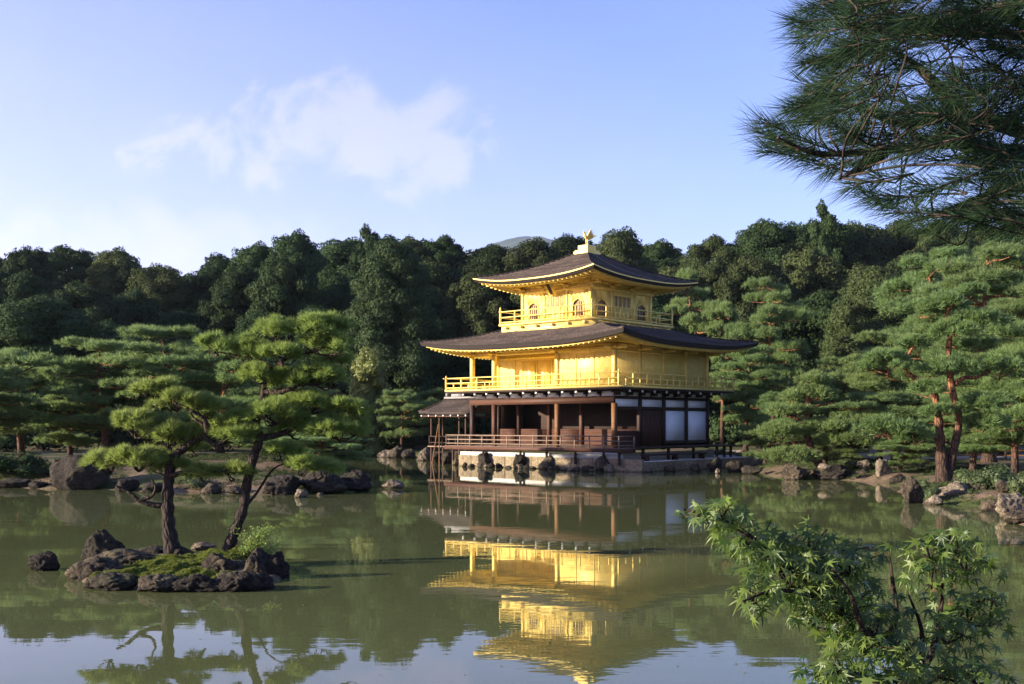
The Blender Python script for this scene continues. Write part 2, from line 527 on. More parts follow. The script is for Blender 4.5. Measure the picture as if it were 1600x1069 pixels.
def sstep(x, a, b):
    t = np.clip((x - a) / (b - a), 0, 1)
    return t * t * (3 - 2 * t)


def ground_h(x, y):
    x = np.atleast_1d(np.asarray(x, float)); y = np.atleast_1d(np.asarray(y, float))
    s = sdist(np.stack([x, y], 1))
    z = np.where(s < 0, -0.9 * sstep(-s, 0, 1.2) - 0.05, 0.30 * sstep(s, 0.15, 1.6) + 0.012 * np.clip(s, 0, 20))
    z = np.where(s > 0, z + 0.75 * np.exp(-(((x + 11) / 7) ** 2 + ((y - 45) / 4.5) ** 2)) * sstep(s, 0, 3), z)
    z = np.where(s > 0, z + 0.35 * sstep(s, 0, 1.5) * sstep(y, 12, 5), z)
    z = z + sstep(y, 92, 175) * 15.0
    z = z + np.where(s > 0, 0.05 * np.sin(x * 1.7 + np.sin(y * 0.9)) * np.sin(y * 1.3), 0)
    return z


def gh(x, y):
    return float(ground_h(x, y)[0])


xs = np.unique(np.concatenate([np.linspace(-4000, -150, 26), np.linspace(-150, -34, 40), np.arange(-34, 30, 0.5), np.linspace(30, 150, 40), np.linspace(150, 4000, 26)]))
ys = np.unique(np.concatenate([np.linspace(-150, -10, 8), np.arange(-10, 26, 1.0), np.arange(26, 96, 0.5), np.linspace(96, 200, 40), np.linspace(200, 7000, 30)]))
gx, gy = np.meshgrid(xs, ys)
gz = ground_h(gx.ravel(), gy.ravel())
nx, ny = len(xs), len(ys)
idx = np.arange(nx * ny).reshape(ny, nx)
gf = np.stack([idx[:-1, :-1], idx[:-1, 1:], idx[1:, 1:], idx[1:, :-1]], -1).reshape(-1, 4)
tag(obj("ground", mesh_np("ground", [(np.stack([gx.ravel(), gy.ravel(), gz], 1), gf)], M["ground"], True)), kind="structure")
tag(MB().poly([(-60, -2, 0), (40, -2, 0), (40, 100, 0), (-60, 100, 0)], [(0, 1, 2, 3)]).build("pond_water", M["water"]), kind="structure")

# far blue mountain
mn = 40
a = np.linspace(0, 2 * np.pi, 72, endpoint=False)
rr = np.linspace(0, 1, mn)
ma, mr = np.meshgrid(a, rr)
mz = 862 * (1 - mr ** 1.35) + 27 * np.sin(ma * 5 + mr * 9) * mr * (1 - mr) * 4 + 12 * np.sin(ma * 17 + mr * 31) * (1 - mr) * mr * 4
mv = np.stack([mr * 1350 * np.cos(ma) + 90, mr * 1500 * np.sin(ma) + 5000, mz + 2], -1).reshape(-1, 3)
mi = np.arange(mn * 72).reshape(mn, 72)
mf = np.stack([mi[:-1], np.roll(mi[:-1], -1, 1), np.roll(mi[1:], -1, 1), mi[1:]], -1).reshape(-1, 4)
tag(obj("mountain", mesh_np("mountain", [(mv, mf)], M["hill"], True)), kind="structure")


hz = MB().box(-4050, 4050, -200, 7100, -2.2, 960).build("haze", None)
hm, hnt, hout = newmat("haze")
hv = nd(hnt, "ShaderNodeVolumePrincipled", {"Color": (0.72, 0.85, 1.0, 1), "Density": 0.00006, "Anisotropy": 0.2})
hnt.links.new(hv.outputs[0], hout.inputs["Volume"])
hz.data.materials.append(hm)
tag(hz, kind="stuff")

# ------------------------------------------------------------------ the golden pavilion
GP = empty("golden_pavilion", (CX, CY, 0), "three storey golden temple pavilion with curved dark bark roofs standing over the pond", "pavilion", rz=TH)
SX = 5.0     # half length of the pond side
SY = 4.4     # half length of the shaded side


def rail_run(m, p, q, zs, thick=0.06):
    for z in zs:
        m.bar((p[0], p[1], z), (q[0], q[1], z), thick, thick)


def railing(name, corners, z0, zs, mat, spacing, post=0.08, top=None, closed=True, short=None, cap=0.0, overshoot=0.22):
    """rails as the part, its posts as sub-parts"""
    m = MB()
    n = len(corners)
    posts = []
    for i in range(n if closed else n - 1):
        a, b = np.array(corners[i], float), np.array(corners[(i + 1) % n], float)
        d = b - a
        ln = np.linalg.norm(d)
        d /= ln
        for j, z in enumerate(zs):
            e = overshoot if j == len(zs) - 1 else 0.06
            dz = 0.0015 * (i % 2)
            m.bar((*(a - d * e), z + dz), (*(b + d * e), z + dz), 0.06 if j == len(zs) - 1 else 0.045, 0.05)
        k = max(1, round(ln / spacing))
        for t in range(k + 1):
            if t == k and (closed or i < n - 2): continue
            posts.append((a + (b - a) * t / k, t == 0))
            if short is not None and t < k:
                c = a + (b - a) * (t + 0.5) / k
                m.box(c[0] - 0.025, c[0] + 0.025, c[1] - 0.025, c[1] + 0.025, z0, short)
    r = m.build(name, mat, GP)
    for c, corner in posts:
        h = (top or zs[-1] - 0.03) + (cap if corner else 0)
        wd = post / 2 * (1.35 if corner and cap else 1)
        q = MB().box(c[0] - wd, c[0] + wd, c[1] - wd, c[1] + wd, z0, h)
        if corner and cap:
            q.tube([(c[0], c[1], h), (c[0], c[1], h + .05), (c[0], c[1], h + .1), (c[0], c[1], h + .16)], [wd * .8, wd * 1.25, wd * .9, wd * .1], 8)
        q.build("post", mat, r)
    return r


def hip_roof(name, cx, cy, A, B, a, b, zt, ze, lift, cv, thick, goldlip=0.0, nk=61, ncourse=20, p=3.0):
    out = [(-A, -B), (A, -B), (A, B), (-A, B)]
    inn = [(-a, -b), (a, -b), (a, b), (-a, b)]
    ks = np.linspace(-1, 1, nk)
    ts = np.array([q for i in range(ncourse) for q in ((i + .001) / ncourse, (i + .97) / ncourse)] + [1.0])
    rise = np.array([q for i in range(ncourse) for q in (.045 if i else 0.0, 0.0)] + [0.0])
    ntt = len(ts)
    rag = np.random.default_rng(3)
    parts, uvs, edge, lip = [], [], [], []
    rims = []
    for s in range(4):
        o0, o1 = np.array(out[s]), np.array(out[(s + 1) % 4])
        i0, i1 = np.array(inn[s]), np.array(inn[(s + 1) % 4])
        K, T = np.meshgrid((ks + 1) / 2, ts)
        po = o0 + (o1 - o0) * K[..., None]
        pi = i0 + (i1 - i0) * K[..., None]
        xy = po + (pi - po) * T[..., None]
        lk = lift * np.abs(2 * K - 1) ** p
        z = ze + (zt - ze) * (T * (1 - cv) + cv * T * T) + lk * (1 - T) ** 2.0
        jit_ = rag.normal(0, .010, z.shape); jit_[:, 0] = jit_[:, -1] = 0
        z = z + rise[:, None] + jit_ * (rise[:, None] > 0)
        V = np.concatenate([xy, z[..., None]], -1) + np.array((cx, cy, 0))
        idx = np.arange(nk * ntt).reshape(ntt, nk)
        f = np.stack([idx[:-1, :-1], idx[:-1, 1:], idx[1:, 1:], idx[1:, :-1]], -1).reshape(-1, 4)
        parts.append((V.reshape(-1, 3), f))
        ln = np.linalg.norm(o1 - o0)
        sl = np.linalg.norm((o0 + o1) / 2 - (i0 + i1) / 2)
        uvs.append(np.stack([(K - .5) * ln, T * sl], -1).reshape(-1, 2))
        rims.append(V[0])
    me = mesh_np(name, parts, M["roof"], False, np.concatenate(uvs))
    r = obj(name, me, GP)
    # thick cut edge of the bark layers
    c = np.array((cx, cy, 0))
    eparts, lparts, sparts = [], [], []
    for s in range(4):
        rim = rims[s]

        def band(zo0, in0, zo1, in1):
            f0 = 1 - in0 / max(A, B); f1 = 1 - in1 / max(A, B)
            q0 = (rim - c) * np.array((f0, f0, 1)) + c + np.array((0, 0, zo0))
            q1 = (rim - c) * np.array((f1, f1, 1)) + c + np.array((0, 0, zo1))
            V = np.concatenate([q0, q1])
            i = np.arange(nk - 1)
            return V, np.stack([i, i + nk, i + nk + 1, i + 1], -1)
        g = goldlip
        eparts.append(band(-g, 0.01, -thick, 0.10))
        eparts.append(band(-thick, 0.10, -thick, 0.55))
        if g: lparts.append(band(0.0, 0.0, -g, 0.004))
    e = obj("roof_edge", mesh_np("roof_edge", eparts, M["edge"]), r)
    if lparts:
        obj("edge_trim", mesh_np("edge_trim", lparts, M["gold"]), r)
    return r, rims


def eave(name, cx, cy, A, B, wa, wb, zw, rims, drop, mat, nraft, rw=0.09, rh=0.10, inset=0.28, tip=None):
    """gilded soffit with fascia and a row of rafters"""
    c = np.array((cx, cy, 0))
    parts = []
    raf = MB(); tips = MB()
    for s in range(4):
        rim = rims[s]
        f = 1 - inset / max(A, B)
        q0 = (rim - c) * np.array((f, f, 1)) + c - np.array((0, 0, drop))
        q0b = q0 + np.array((0, 0, drop * 0.55))
        nk = len(rim)
        K = np.linspace(0, 1, nk)
        iw = [(-wa, -wb), (wa, -wb), (wa, wb), (-wa, wb)]
        i0, i1 = np.array(iw[s]), np.array(iw[(s + 1) % 4])
        qi = np.concatenate([i0 + (i1 - i0) * K[:, None], np.full((nk, 1), zw)], 1) + np.array((cx, cy, 0))
        i = np.arange(nk - 1)
        F4 = np.stack([i, i + nk, i + nk + 1, i + 1], -1)
        parts.append((np.concatenate([q0b, q0]), F4))
        parts.append((np.concatenate([q0, qi]), F4))
        for t in np.linspace(0.03, 0.97, nraft):
            j = t * (nk - 1); j0 = int(j); fr = j - j0
            po = q0[j0] * (1 - fr) + q0[min(j0 + 1, nk - 1)] * fr
            # rafters run square to the wall, clipped to the hips
            side = (q0[-1] - q0[0])[:2]; side /= np.linalg.norm(side)
            nrm = np.array((-side[1], side[0]))
            depth = (B - wb) if s % 2 == 0 else (A - wa)
            half = A if s % 2 == 0 else B
            dist = min(t, 1 - t) * 2 * half
            dd = min(depth - inset, max(0.25, dist * 0.95))
            ti = dd / (depth - inset)
            zi = po[2] + (zw - po[2]) * ti
            pi = np.array((*(po[:2] + nrm * dd), zi))
            up = np.array((0, 0, -rh / 2 - 0.012))
            raf.bar(po + up + np.array((*(nrm * 0.03), 0)), pi + up, rw, rh)
            if tip is not None:
                tips.bar(po + up - np.array((*(nrm * 0.0), 0)), po + up + np.array((*(nrm * 0.028), 0)), rw * 1.1, rh * 1.1)
    e = obj(name, mesh_np(name, parts, mat), GP)
    raf.build("rafters", mat, e)
    if tip is not None: tips.build("rafter_tips", tip, e)
    return e


# --- first floor: timber, open towards the pond
z1 = 1.14
dk = MB()
for i in range(10):      # veranda planks along the pond side
    y0 = -5.5 + i * 0.345
    dk.box(-6.12, 6.12, y0, y0 + 0.335, 1.06, z1 + 0.002 * (i % 2))
ver = dk.build("veranda", M["wwood"], GP)
MB().box(-6.15, 6.15, -5.56, -5.50, 0.93, 1.13).box(6.12, 6.18, -5.5, -4.2, 0.93, 1.13).box(-6.18, -6.12, -5.5, 4.4, 0.93, 1.13).build("veranda_beam", M["rwood"], ver)
MB().box(-6.12, 4.9, -2.04, 4.3, 1.03, 1.12).build("inner_floor", M["dwood"], ver)
for x in (-5.6, -3.26, -0.52, 1.31, 3.23, 5.04, 6.0):
    MB().tube([(x, -5.36, 0.3), (x, -5.36, 0.95)], [0.075, 0.07], 9).build("veranda_post", M["dwood"], ver)
railing("veranda_railing", [(-6.05, -5.44), (6.05, -5.44), (6.05, -4.15)], z1, [1.28, 1.50, 1.74], M["wwood"], 0.92, 0.06, closed=False, overshoot=0.05)
railing("veranda_railing", [(-6.05, -0.5), (-6.05, -5.44)], z1, [1.28, 1.50, 1.74], M["wwood"], 0.92, 0.06, closed=False, overshoot=0.05)

for x, mt in ((5.0, "pwood"), (1.26, "pwood"), (-3.3, "rwood"), (-5.0, "dwood")):  # front row: sunlight and shade put into the timber tones, darker leftwards
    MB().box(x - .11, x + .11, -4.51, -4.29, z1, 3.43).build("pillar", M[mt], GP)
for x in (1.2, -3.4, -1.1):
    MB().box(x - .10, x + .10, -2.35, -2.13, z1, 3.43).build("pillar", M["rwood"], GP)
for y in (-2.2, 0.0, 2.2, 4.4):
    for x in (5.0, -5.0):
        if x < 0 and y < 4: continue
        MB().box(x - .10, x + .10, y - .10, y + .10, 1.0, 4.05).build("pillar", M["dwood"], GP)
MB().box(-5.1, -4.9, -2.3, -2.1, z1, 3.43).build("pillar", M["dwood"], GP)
# beams
MB().box(-5.16, 5.0, -4.47, -4.33, 3.43, 3.74).build("lintel_beam", M["rwood"], GP)
MB().box(-5.2, 5.12, -4.53, -4.27, 3.74, 3.80).build("lintel_beam", M["dwood"], GP)
for z0, z1_ in ((3.66, 3.80), (3.10, 3.26), (1.30, 1.46)):
    y0 = -4.27 if z0 > 1.4 and z0 > 3.2 else (-4.3 if z0 > 3 else 0.1)
    MB().box(4.93, 5.07, y0, 4.42, z0, z1_).build("wall_beam", M["dwood"], GP)
# eastern wall panels
for k in range(4):
    y0 = -4.3 + 2.2 * k; y1 = y0 + 2.0
    MB().box(4.955, 5.0, y0 + 0.02, y1 - 0.02 + 0.0, 3.27, 3.655).build("upper_panel", M["plaster"], GP)
for k in (2, 3):
    y0 = -4.3 + 2.2 * k; y1 = y0 + 2.0
    MB().box(4.955, 5.0, y0 + .01, y1 - .01, 1.47, 3.09).build("sliding_panel", M["plaster"], GP)
d = MB()
for i in range(9):
    y0 = -2.09 + i * 0.222
    d.box(4.95, 4.985 + 0.01 * (i % 2), y0, y0 + 0.218, 1.15, 3.09)
d.build("timber_door", M["rwood"], GP)
d = MB().box(4.93, 4.97, -4.29, -2.3, 1.15, 2.02)
for i in range(10):
    d.box(4.968, 4.985, -4.29, -2.3, 1.18 + i * .083, 1.235 + i * .083)
d.build("low_screen", M["rwood"], GP)
# inner room behind the open veranda
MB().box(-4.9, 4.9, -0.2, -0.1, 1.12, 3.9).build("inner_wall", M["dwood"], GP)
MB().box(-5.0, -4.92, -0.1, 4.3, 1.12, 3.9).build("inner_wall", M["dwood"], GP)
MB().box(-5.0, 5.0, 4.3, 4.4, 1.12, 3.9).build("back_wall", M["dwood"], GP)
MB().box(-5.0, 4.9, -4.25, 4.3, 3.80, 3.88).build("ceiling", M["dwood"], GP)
for x0, x1 in ((-4.9, -3.5), (-3.3, -1.2), (-1.0, 1.1), (1.3, 4.9)):
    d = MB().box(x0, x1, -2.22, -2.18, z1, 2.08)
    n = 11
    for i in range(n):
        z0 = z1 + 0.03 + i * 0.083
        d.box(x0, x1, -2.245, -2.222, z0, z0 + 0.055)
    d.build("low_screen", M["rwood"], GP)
# white strip and brackets under the gilded floor
for x0, x1 in zip(np.linspace(-4.9, 3.1, 9)[:], np.linspace(-4.9, 3.1, 9)[:] + 0.86):
    pass
for i in range(11):
    x0 = -4.9 + i * 0.9
    MB().box(x0 + .08, x0 + .82, -4.40, -4.34, 3.80, 4.05).build("frieze_panel", M["plaster"], GP)
    b = MB()
    b.box(x0 - .04, x0 + .06, -5.25, -4.20, 4.01, 4.10).box(x0 - .05, x0 + .07, -4.62, -4.42, 3.90, 4.005)
    o = b.build("bracket", M["dwood"], GP)
    MB().box(x0 - .055, x0 + .075, -5.285, -5.253, 3.975, 4.105).build("bracket_cap", M["plaster"], o)
for i in range(9):
    y0 = -4.4 + i * 1.1
    if i < 8: MB().box(4.94, 5.0, y0 + .1, y0 + 1.0, 3.81, 4.05).build("frieze_panel", M["plaster"], GP)
    b = MB().box(4.85, 5.95, y0 - .06, y0 + .06, 3.98, 4.10).box(5.02, 5.35, y0 - .08, y0 + .08, 3.84, 3.975)
    o = b.build("bracket", M["dwood"], GP)
    MB().box(5.953, 5.985, y0 - .065, y0 + .065, 3.975, 4.105).build("bracket_cap", M["plaster"], o)
# long low deck and step on the shaded side
ld = MB().box(5.15, 6.3, -4.1, 5.3, 1.10, 1.20).build("side_deck", M["dwood"], GP)
for y in (-3.5, -1.2, 1.2, 3.6, 4.4, 5.1):
    MB().box(6.08, 6.2, y - .06, y + .06, .5, 1.098).build("deck_leg", M["dwood"], ld)
MB().box(6.32, 6.75, -4.0, 1.6, 0.76, 0.83).build("step", M["dwood"], ld)
for y in (-3.8, -1.2, 1.4):
    MB().box(6.38, 6.7, y - .06, y + .06, .5, .758).build("step_leg", M["dwood"], ld)
MB().box(-5.2, 6.05, -5.19, -5.08, 0.53, 0.82).box(5.30, 5.36, -4.34, 4.6, 0.5, 0.9).build("plinth_wall", M["gplaster"], GP)

# --- second floor: gilded
o_ = 1.1
MB().box(-6.1, 6.1, -5.5, 5.5, 4.10, 4.20).build("floor_frame", M["dwood"], GP)
MB().box(-6.12, 6.12, -5.52, 5.52, 4.202, 4.30).build("balcony_floor", M["gold"], GP)
q = 6.06; r_ = 5.46
railing("balcony_railing", [(-q, -r_), (q, -r_), (q, r_), (-q, r_)], 4.30, [4.40, 4.66, 4.94], M["gold"], 1.22, 0.06, cap=0.05, short=4.66)
zt2 = 6.55
for x in (-5.0, -3.3, 1.26, 5.0):
    MB().box(x - .10, x + .10, -4.5, -4.3, 4.30, zt2).build("gilded_pillar", M["gold"], GP)
for x, y in ((5.0, -2.2), (5.0, 0.0), (5.0, 2.2), (5.0, 4.4), (-5.0, -2.2), (-5, 0), (-5, 2.2), (-5, 4.4)):
    MB().box(x - .085, x + .085, y - .085, y + .085, 4.30, zt2).build("gilded_pillar", M["gold"], GP)
# flush room at the right of the pond side
def gwall(name, p, q, nb, z0=4.30, z1=zt2, th=0.06):
    """wall sheet from p to q with thin battens on its outer face (right hand of p->q)"""
    p, q = np.array(p, float), np.array(q, float)
    d = (q - p); ln = np.linalg.norm(d); d /= ln
    n = np.array((d[1], -d[0]))
    m = MB()
    m.bar((*p, (z0 + z1) / 2), (*q, (z0 + z1) / 2), th, z1 - z0)
    for i in range(nb + 1):
        c = p + (q - p) * i / nb
        m.bar((*(c + n * (th / 2 + .012) - d * .03), (z0 + z1) / 2), (*(c + n * (th / 2 + .012) + d * .03), (z0 + z1) / 2), 0.03, z1 - z0 - .02)
    for zz, hh in ((z0 + 0.13, .10), (z1 - 0.42, .10), (z1 - 0.1, .12)):
        m.bar((*(p + n * (th / 2 + .016)), zz), (*(q + n * (th / 2 + .016)), zz), 0.032, hh)
    return m.build(name, M["gold"], GP)
gwall("gilded_wall", (1.36, -4.38), (4.9, -4.38), 3)
gwall("gilded_wall", (1.26, -2.28), (1.26, -4.3), 1)
gwall("gilded_wall", (-4.9, -2.2), (1.2, -2.2), 5)
gwall("gilded_wall", (4.98, -4.3), (4.98, 4.3), 4)
gwall("gilded_wall", (4.9, 4.38), (-4.9, 4.38), 4)
gwall("gilded_wall", (-4.98, 4.3), (-4.98, -2.1), 3)
for x0 in (-3.1, -2.0, -0.9, 0.2):
    d = MB().box(x0, x0 + .96, -2.275, -2.25, 4.5, 5.95)
    d.box(x0, x0 + .06, -2.30, -2.276, 4.5, 5.95).box(x0 + .9, x0 + .96, -2.30, -2.276, 4.5, 5.95)
    d.build("door_panel", M["gold"], GP)
MB().box(-5.1, 5.1, -4.47, -4.33, 6.16, 6.34).build("gilded_beam", M["gold"], GP)
MB().box(-5.05, -4.93, -4.3, -2.1, 6.16, 6.34).build("gilded_beam", M["gold"], GP)
MB().box(-4.95, 4.95, -4.32, -2.2, 6.36, 6.40).build("gallery_ceiling", M["gold"], GP)
rf2, rims2 = hip_roof("lower_roof", 0, 0, 7.15, 6.55, 3.3, 3.3, 7.72, 6.60, 0.42, 0.25, 0.22)
eave("lower_eave", 0, 0, 7.15, 6.55, 4.98, 4.38, 6.62, rims2, 0.30, M["gold"], 40, rh=0.055, rw=0.08, inset=0.30)
# bracket arms at pillar heads
for x in (-5.0, -3.3, 1.26, 5.0):
    MB().box(x - .08, x + .08, -5.2, -4.5, 6.2, 6.33).box(x - .3, x + .3, -4.62, -4.5, 6.2, 6.33).build("gilded_bracket", M["gold"], GP)
for y in (-4.4, -2.2, 0, 2.2, 4.4):
    MB().box(5.09, 5.8, y - .08, y + .08, 6.2, 6.33).box(5.09, 5.2, y - .3, y + .3, 6.2, 6.33).build("gilded_bracket", M["gold"], GP)

# --- third floor
tx, ty = -0.104, -0.093
a3 = 2.59; b3 = 3.57
MB().box(tx - b3 + .12, tx + b3 - .12, ty - b3 + .12, ty + b3 - .12, 7.35, 7.86).build("upper_floor_frame", M["gold"], GP)
MB().box(tx - b3, tx + b3, ty - b3, ty + b3, 7.862, 7.97).build("upper_balcony_floor", M["gold"], GP)
for k in np.linspace(-3, 3, 6):
    for s_ in range(4):
        x, y = [(k, -b3 + .05), (b3 - .05, k), (-k, b3 - .05), (-b3 + .05, -k)][s_]
        MB().box(tx + x - .1, tx + x + .1, ty + y - .1, ty + y + .1, 7.68, 7.80).build("floor_bracket", M["gold"], GP)
c3 = b3 - .07
railing("upper_railing", [(tx - c3, ty - c3), (tx + c3, ty - c3), (tx + c3, ty + c3), (tx - c3, ty + c3)], 7.97, [8.06, 8.34, 8.66], M["gold"], 1.2, 0.065, cap=0.17, overshoot=0.1)
zt3 = 10.12
bays = (-a3, -0.86, 0.86, a3)
for s_ in range(4):
    ca, sa = math.cos(s_ * math.pi / 2), math.sin(s_ * math.pi / 2)

    def rot(m):
        m.parts = [(np.stack([tx + v[:, 0] * ca - v[:, 1] * sa, ty + v[:, 0] * sa + v[:, 1] * ca, v[:, 2]], 1), f) for v, f in m.parts]
        return m
    for x in bays[:-1]:
        rot(MB().box(x - .085, x + .085, -a3 - .085, -a3 + .085, 7.97, zt3)).build("gilded_pillar", M["gold"], GP)
    # wall with two arched openings: built from strips round each arch
    yw0, yw1 = -a3 - .03, -a3 + .03
    for cxw in (-1.72, 1.72):
        m = MB()
        lo, hi = (cxw - 0.78, cxw + 0.78)
        n = 14
        aw, zs0, zs1, zap = 0.40, 8.2, 8.75, 9.12
        prof = []
        for i in range(n + 1):
            t = i / n
            ang = math.pi * (1 - t)
            px_, pz_ = math.cos(ang), math.sin(ang) ** 0.8
            prof.append((cxw + aw * px_, zs1 + (zap - zs1) * pz_ + (0.06 if i == n // 2 else 0)))
        for i in range(n):
            (xa, za), (xb, zb) = prof[i], prof[i + 1]
            m.poly([(xa, yw0, za), (xb, yw0, zb), (xb, yw0, 9.6), (xa, yw0, 9.6), (xa, yw1, za), (xb, yw1, zb), (xb, yw1, 9.6), (xa, yw1, 9.6)],
                   [(0, 1, 2, 3), (7, 6, 5, 4), (0, 4, 5, 1)])
        m.box(lo, cxw - aw, yw0, yw1, 7.97, 9.6).box(cxw + aw, hi, yw0, yw1, 7.97, 9.6)
        m.box(cxw - aw, cxw + aw, yw0, yw1, 7.97, zs0)
        m.box(lo, hi, yw0, yw1, 9.6, zt3)
        # window: gilded frame, lattice paper pane
        path = [(cxw - aw * 1.12, -a3 - .045, zs0 - .02)] + [(x, -a3 - .045, z) for x, z in prof] + [(cxw + aw * 1.12, -a3 - .045, zs0 - .02)]
        fr = MB()
        for p0, p1 in zip(path[:-1], path[1:]): fr.bar(p0, p1, 0.05, 0.07)
        fr.bar(path[-1], path[0], .05, .07)
        fo = rot(fr).build("window", M["gold"], GP)
        pn = MB().box(cxw - aw - .03, cxw + aw + .03, -a3 + .035, -a3 + .05, 8.18, 9.2)
        la = MB()
        for i in range(5):
            x = cxw - aw + (i + .5) * aw * 2 / 5
            la.box(x - .012, x + .012, -a3 + .012, -a3 + .033, 8.2, 9.0)
        rot(pn).build("pane", M["paper"], fo)
        rot(la).build("window_bars", M["rwood"], fo)
        rot(m).build("upper_wall", M["gold"], GP)
    # middle bay: panelled door with open lattice head
    m = MB().box(-.78, .78, yw0, yw1, 7.97, zt3)
    rot(m).build("upper_wall", M["gold"], GP)
    dr = MB()
    for i in range(4):
        x = -.72 + i * .36
        dr.box(x + .01, x + .35, -a3 - .06, -a3 - .032, 8.0, 8.75)
        dr.box(x + .01, x + .05, -a3 - .075, -a3 - .061, 8.0, 9.4).box(x + .31, x + .35, -a3 - .075, -a3 - .061, 8.0, 9.4)
    dr.box(-.74, .74, -a3 - .08, -a3 - .032, 9.4, 9.5)
    do = rot(dr).build("door", M["gold"], GP)
    dp = MB()
    for i in range(4):
        x = -.72 + i * .36
        dp.box(x + .055, x + .305, -a3 - .045, -a3 - .033, 8.78, 9.39)
    rot(dp).build("lattice_pane", M["paper"], do)
    rot(MB().box(-a3, a3, -a3 - .11, -a3 + .08, 9.66, 9.80).box(-a3, a3, -a3 - .12, -a3 + .08, 9.98, 10.12)).build("gilded_beam", M["gold"], GP)
    for x in bays:
        if abs(x) == a3 and x > 0: continue
        rot(MB().box(x - .28, x + .28, -a3 - .22, -a3 - .122, 9.82, 9.92).box(x - .06, x + .06, -a3 - .75, -a3 - .09, 9.90, 10.02).box(x - .2, x + .2, -a3 - .62, -a3 - .5, 10.02, 10.1)
            .box(x - .09, x + .09, -a3 - .24, -a3 - .09, 9.70, 9.82)).build("gilded_bracket", M["gold"], GP)
rf3, rims3 = hip_roof("upper_roof", tx, ty, 4.6, 4.6, 0.5, 0.5, 12.02, 10.19, 0.36, 0.34, 0.20, goldlip=0.06, p=2.6)
eave("upper_eave", tx, ty, 4.6, 4.6, 2.55, 2.55, 10.12, rims3, 0.24, M["gold"], 26, rw=.07, rh=.055, inset=0.22)
# hip ridges
for rf, rims, inn, zt, ccx, ccy in ((rf3, rims3, .5, 12.02, tx, ty), (rf2, rims2, 3.3, 7.72, 0, 0)):
    me = rf.data
    co = np.empty(len(me.vertices) * 3, np.float32); me.vertices.foreach_get("co", co); co = co.reshape(-1, 3)
    n = 61 * 41
    for s_ in range(4):
        m = MB()
        line = co[s_ * n:(s_ + 1) * n].reshape(41, 61, 3)[::2, 0]
        m.tube(line + np.array((0, 0, .01)), 0.035, 6)
        m.build("hip_ridge", M["roof"], rf)
MB().box(-5.03, -4.97, -2.1, -0.2, 1.12, 3.9).build("inner_wall", M["dwood"], GP)  # added wall, keeps the low western sun out of the inner room
wire = co = None
# lightning wire on the shaded slope
me = rf3.data
co = np.empty(len(me.vertices) * 3, np.float32); me.vertices.foreach_get("co", co); co = co.reshape(-1, 3)
g = co[2501:5002].reshape(41, 61, 3)
wl = [g[40 - i, 15 + int(round(i * 0.42))] + np.array((0, 0, .05)) for i in range(0, 41, 2)]
MB().tube(wl, 0.011, 5).build("roof_wire", M["lead"], rf3)
# finial: stepped plinth and phoenix
fin = MB().box(tx - .56, tx + .56, ty - .56, ty + .56, 11.93, 12.14).box(tx - .50, tx + .50, ty - .50, ty + .50, 12.141, 12.22).box(tx - .37, tx + .37, ty - .37, ty + .37, 12.221, 12.50).build("finial_plinth", M["gold"], GP, bevel=.01)
m = MB()
ph = lambda pts: [(tx + x, ty + y, 12.5 + z) for x, y, z in pts]
m.tube(ph([(0, .16, .40), (0, .08, .42), (0, -.05, .46), (0, -.14, .53), (0, -.17, .62), (0, -.19, .70), (0, -.24, .73), (0, -.31, .71)]), [.03, .10, .115, .085, .055, .05, .045, .008], 10)
m.tube(ph([(0, -.17, .74), (0, -.14, .82), (0, -.10, .86)]), [.02, .018, .004], 6)
pb = m.build("phoenix", M["gold"], GP, smooth=True)
for s_ in (-1, 1):
    MB().tube(ph([(s_ * .06, 0, .38), (s_ * .055, -.02, .2), (s_ * .055, .0, 0)]), [.04, .025, .03], 7).build("phoenix_leg", M["gold"], pb)
    wv = []
    for i in range(6):
        t = i / 5
        wv.append([(s_ * (.08 + .04 * t), .12 - .22 * t, .42 + .1 * t), (s_ * (.36 - .06 * i * .2), .22 - .2 * t, .62 + .32 * t)])
    m = MB()
    for (p0, p1) in wv: m.tube(ph([p0, tuple((np.array(p0) + p1) / 2), p1]), [.05, .045, .012], 6)
    m.build("phoenix_wing", M["gold"], pb)
m = MB()
for i in range(5):
    xx = (i - 2) * .07
    m.tube(ph([(xx * .5, .14, .4), (xx, .30, .50), (xx * 1.6, .42, .66 - abs(xx) * .4), (xx * 2, .50, .60)]), [.05, .05, .045, .012], 6)
m.build("phoenix_tail", M["gold"], pb)
for o3 in list(GP.children_recursive):
    if o3.type != "MESH" or not len(o3.data.vertices): continue
    co = np.empty(len(o3.data.vertices) * 3, np.float32); o3.data.vertices.foreach_get("co", co); co = co.reshape(-1, 3)
    if co[:, 2].min() > 7.3:
        co[:, 0] = tx + (co[:, 0] - tx) * .927; co[:, 1] = ty + (co[:, 1] - ty) * 1.073
        o3.data.vertices.foreach_set("co", co.ravel()); o3.data.update()
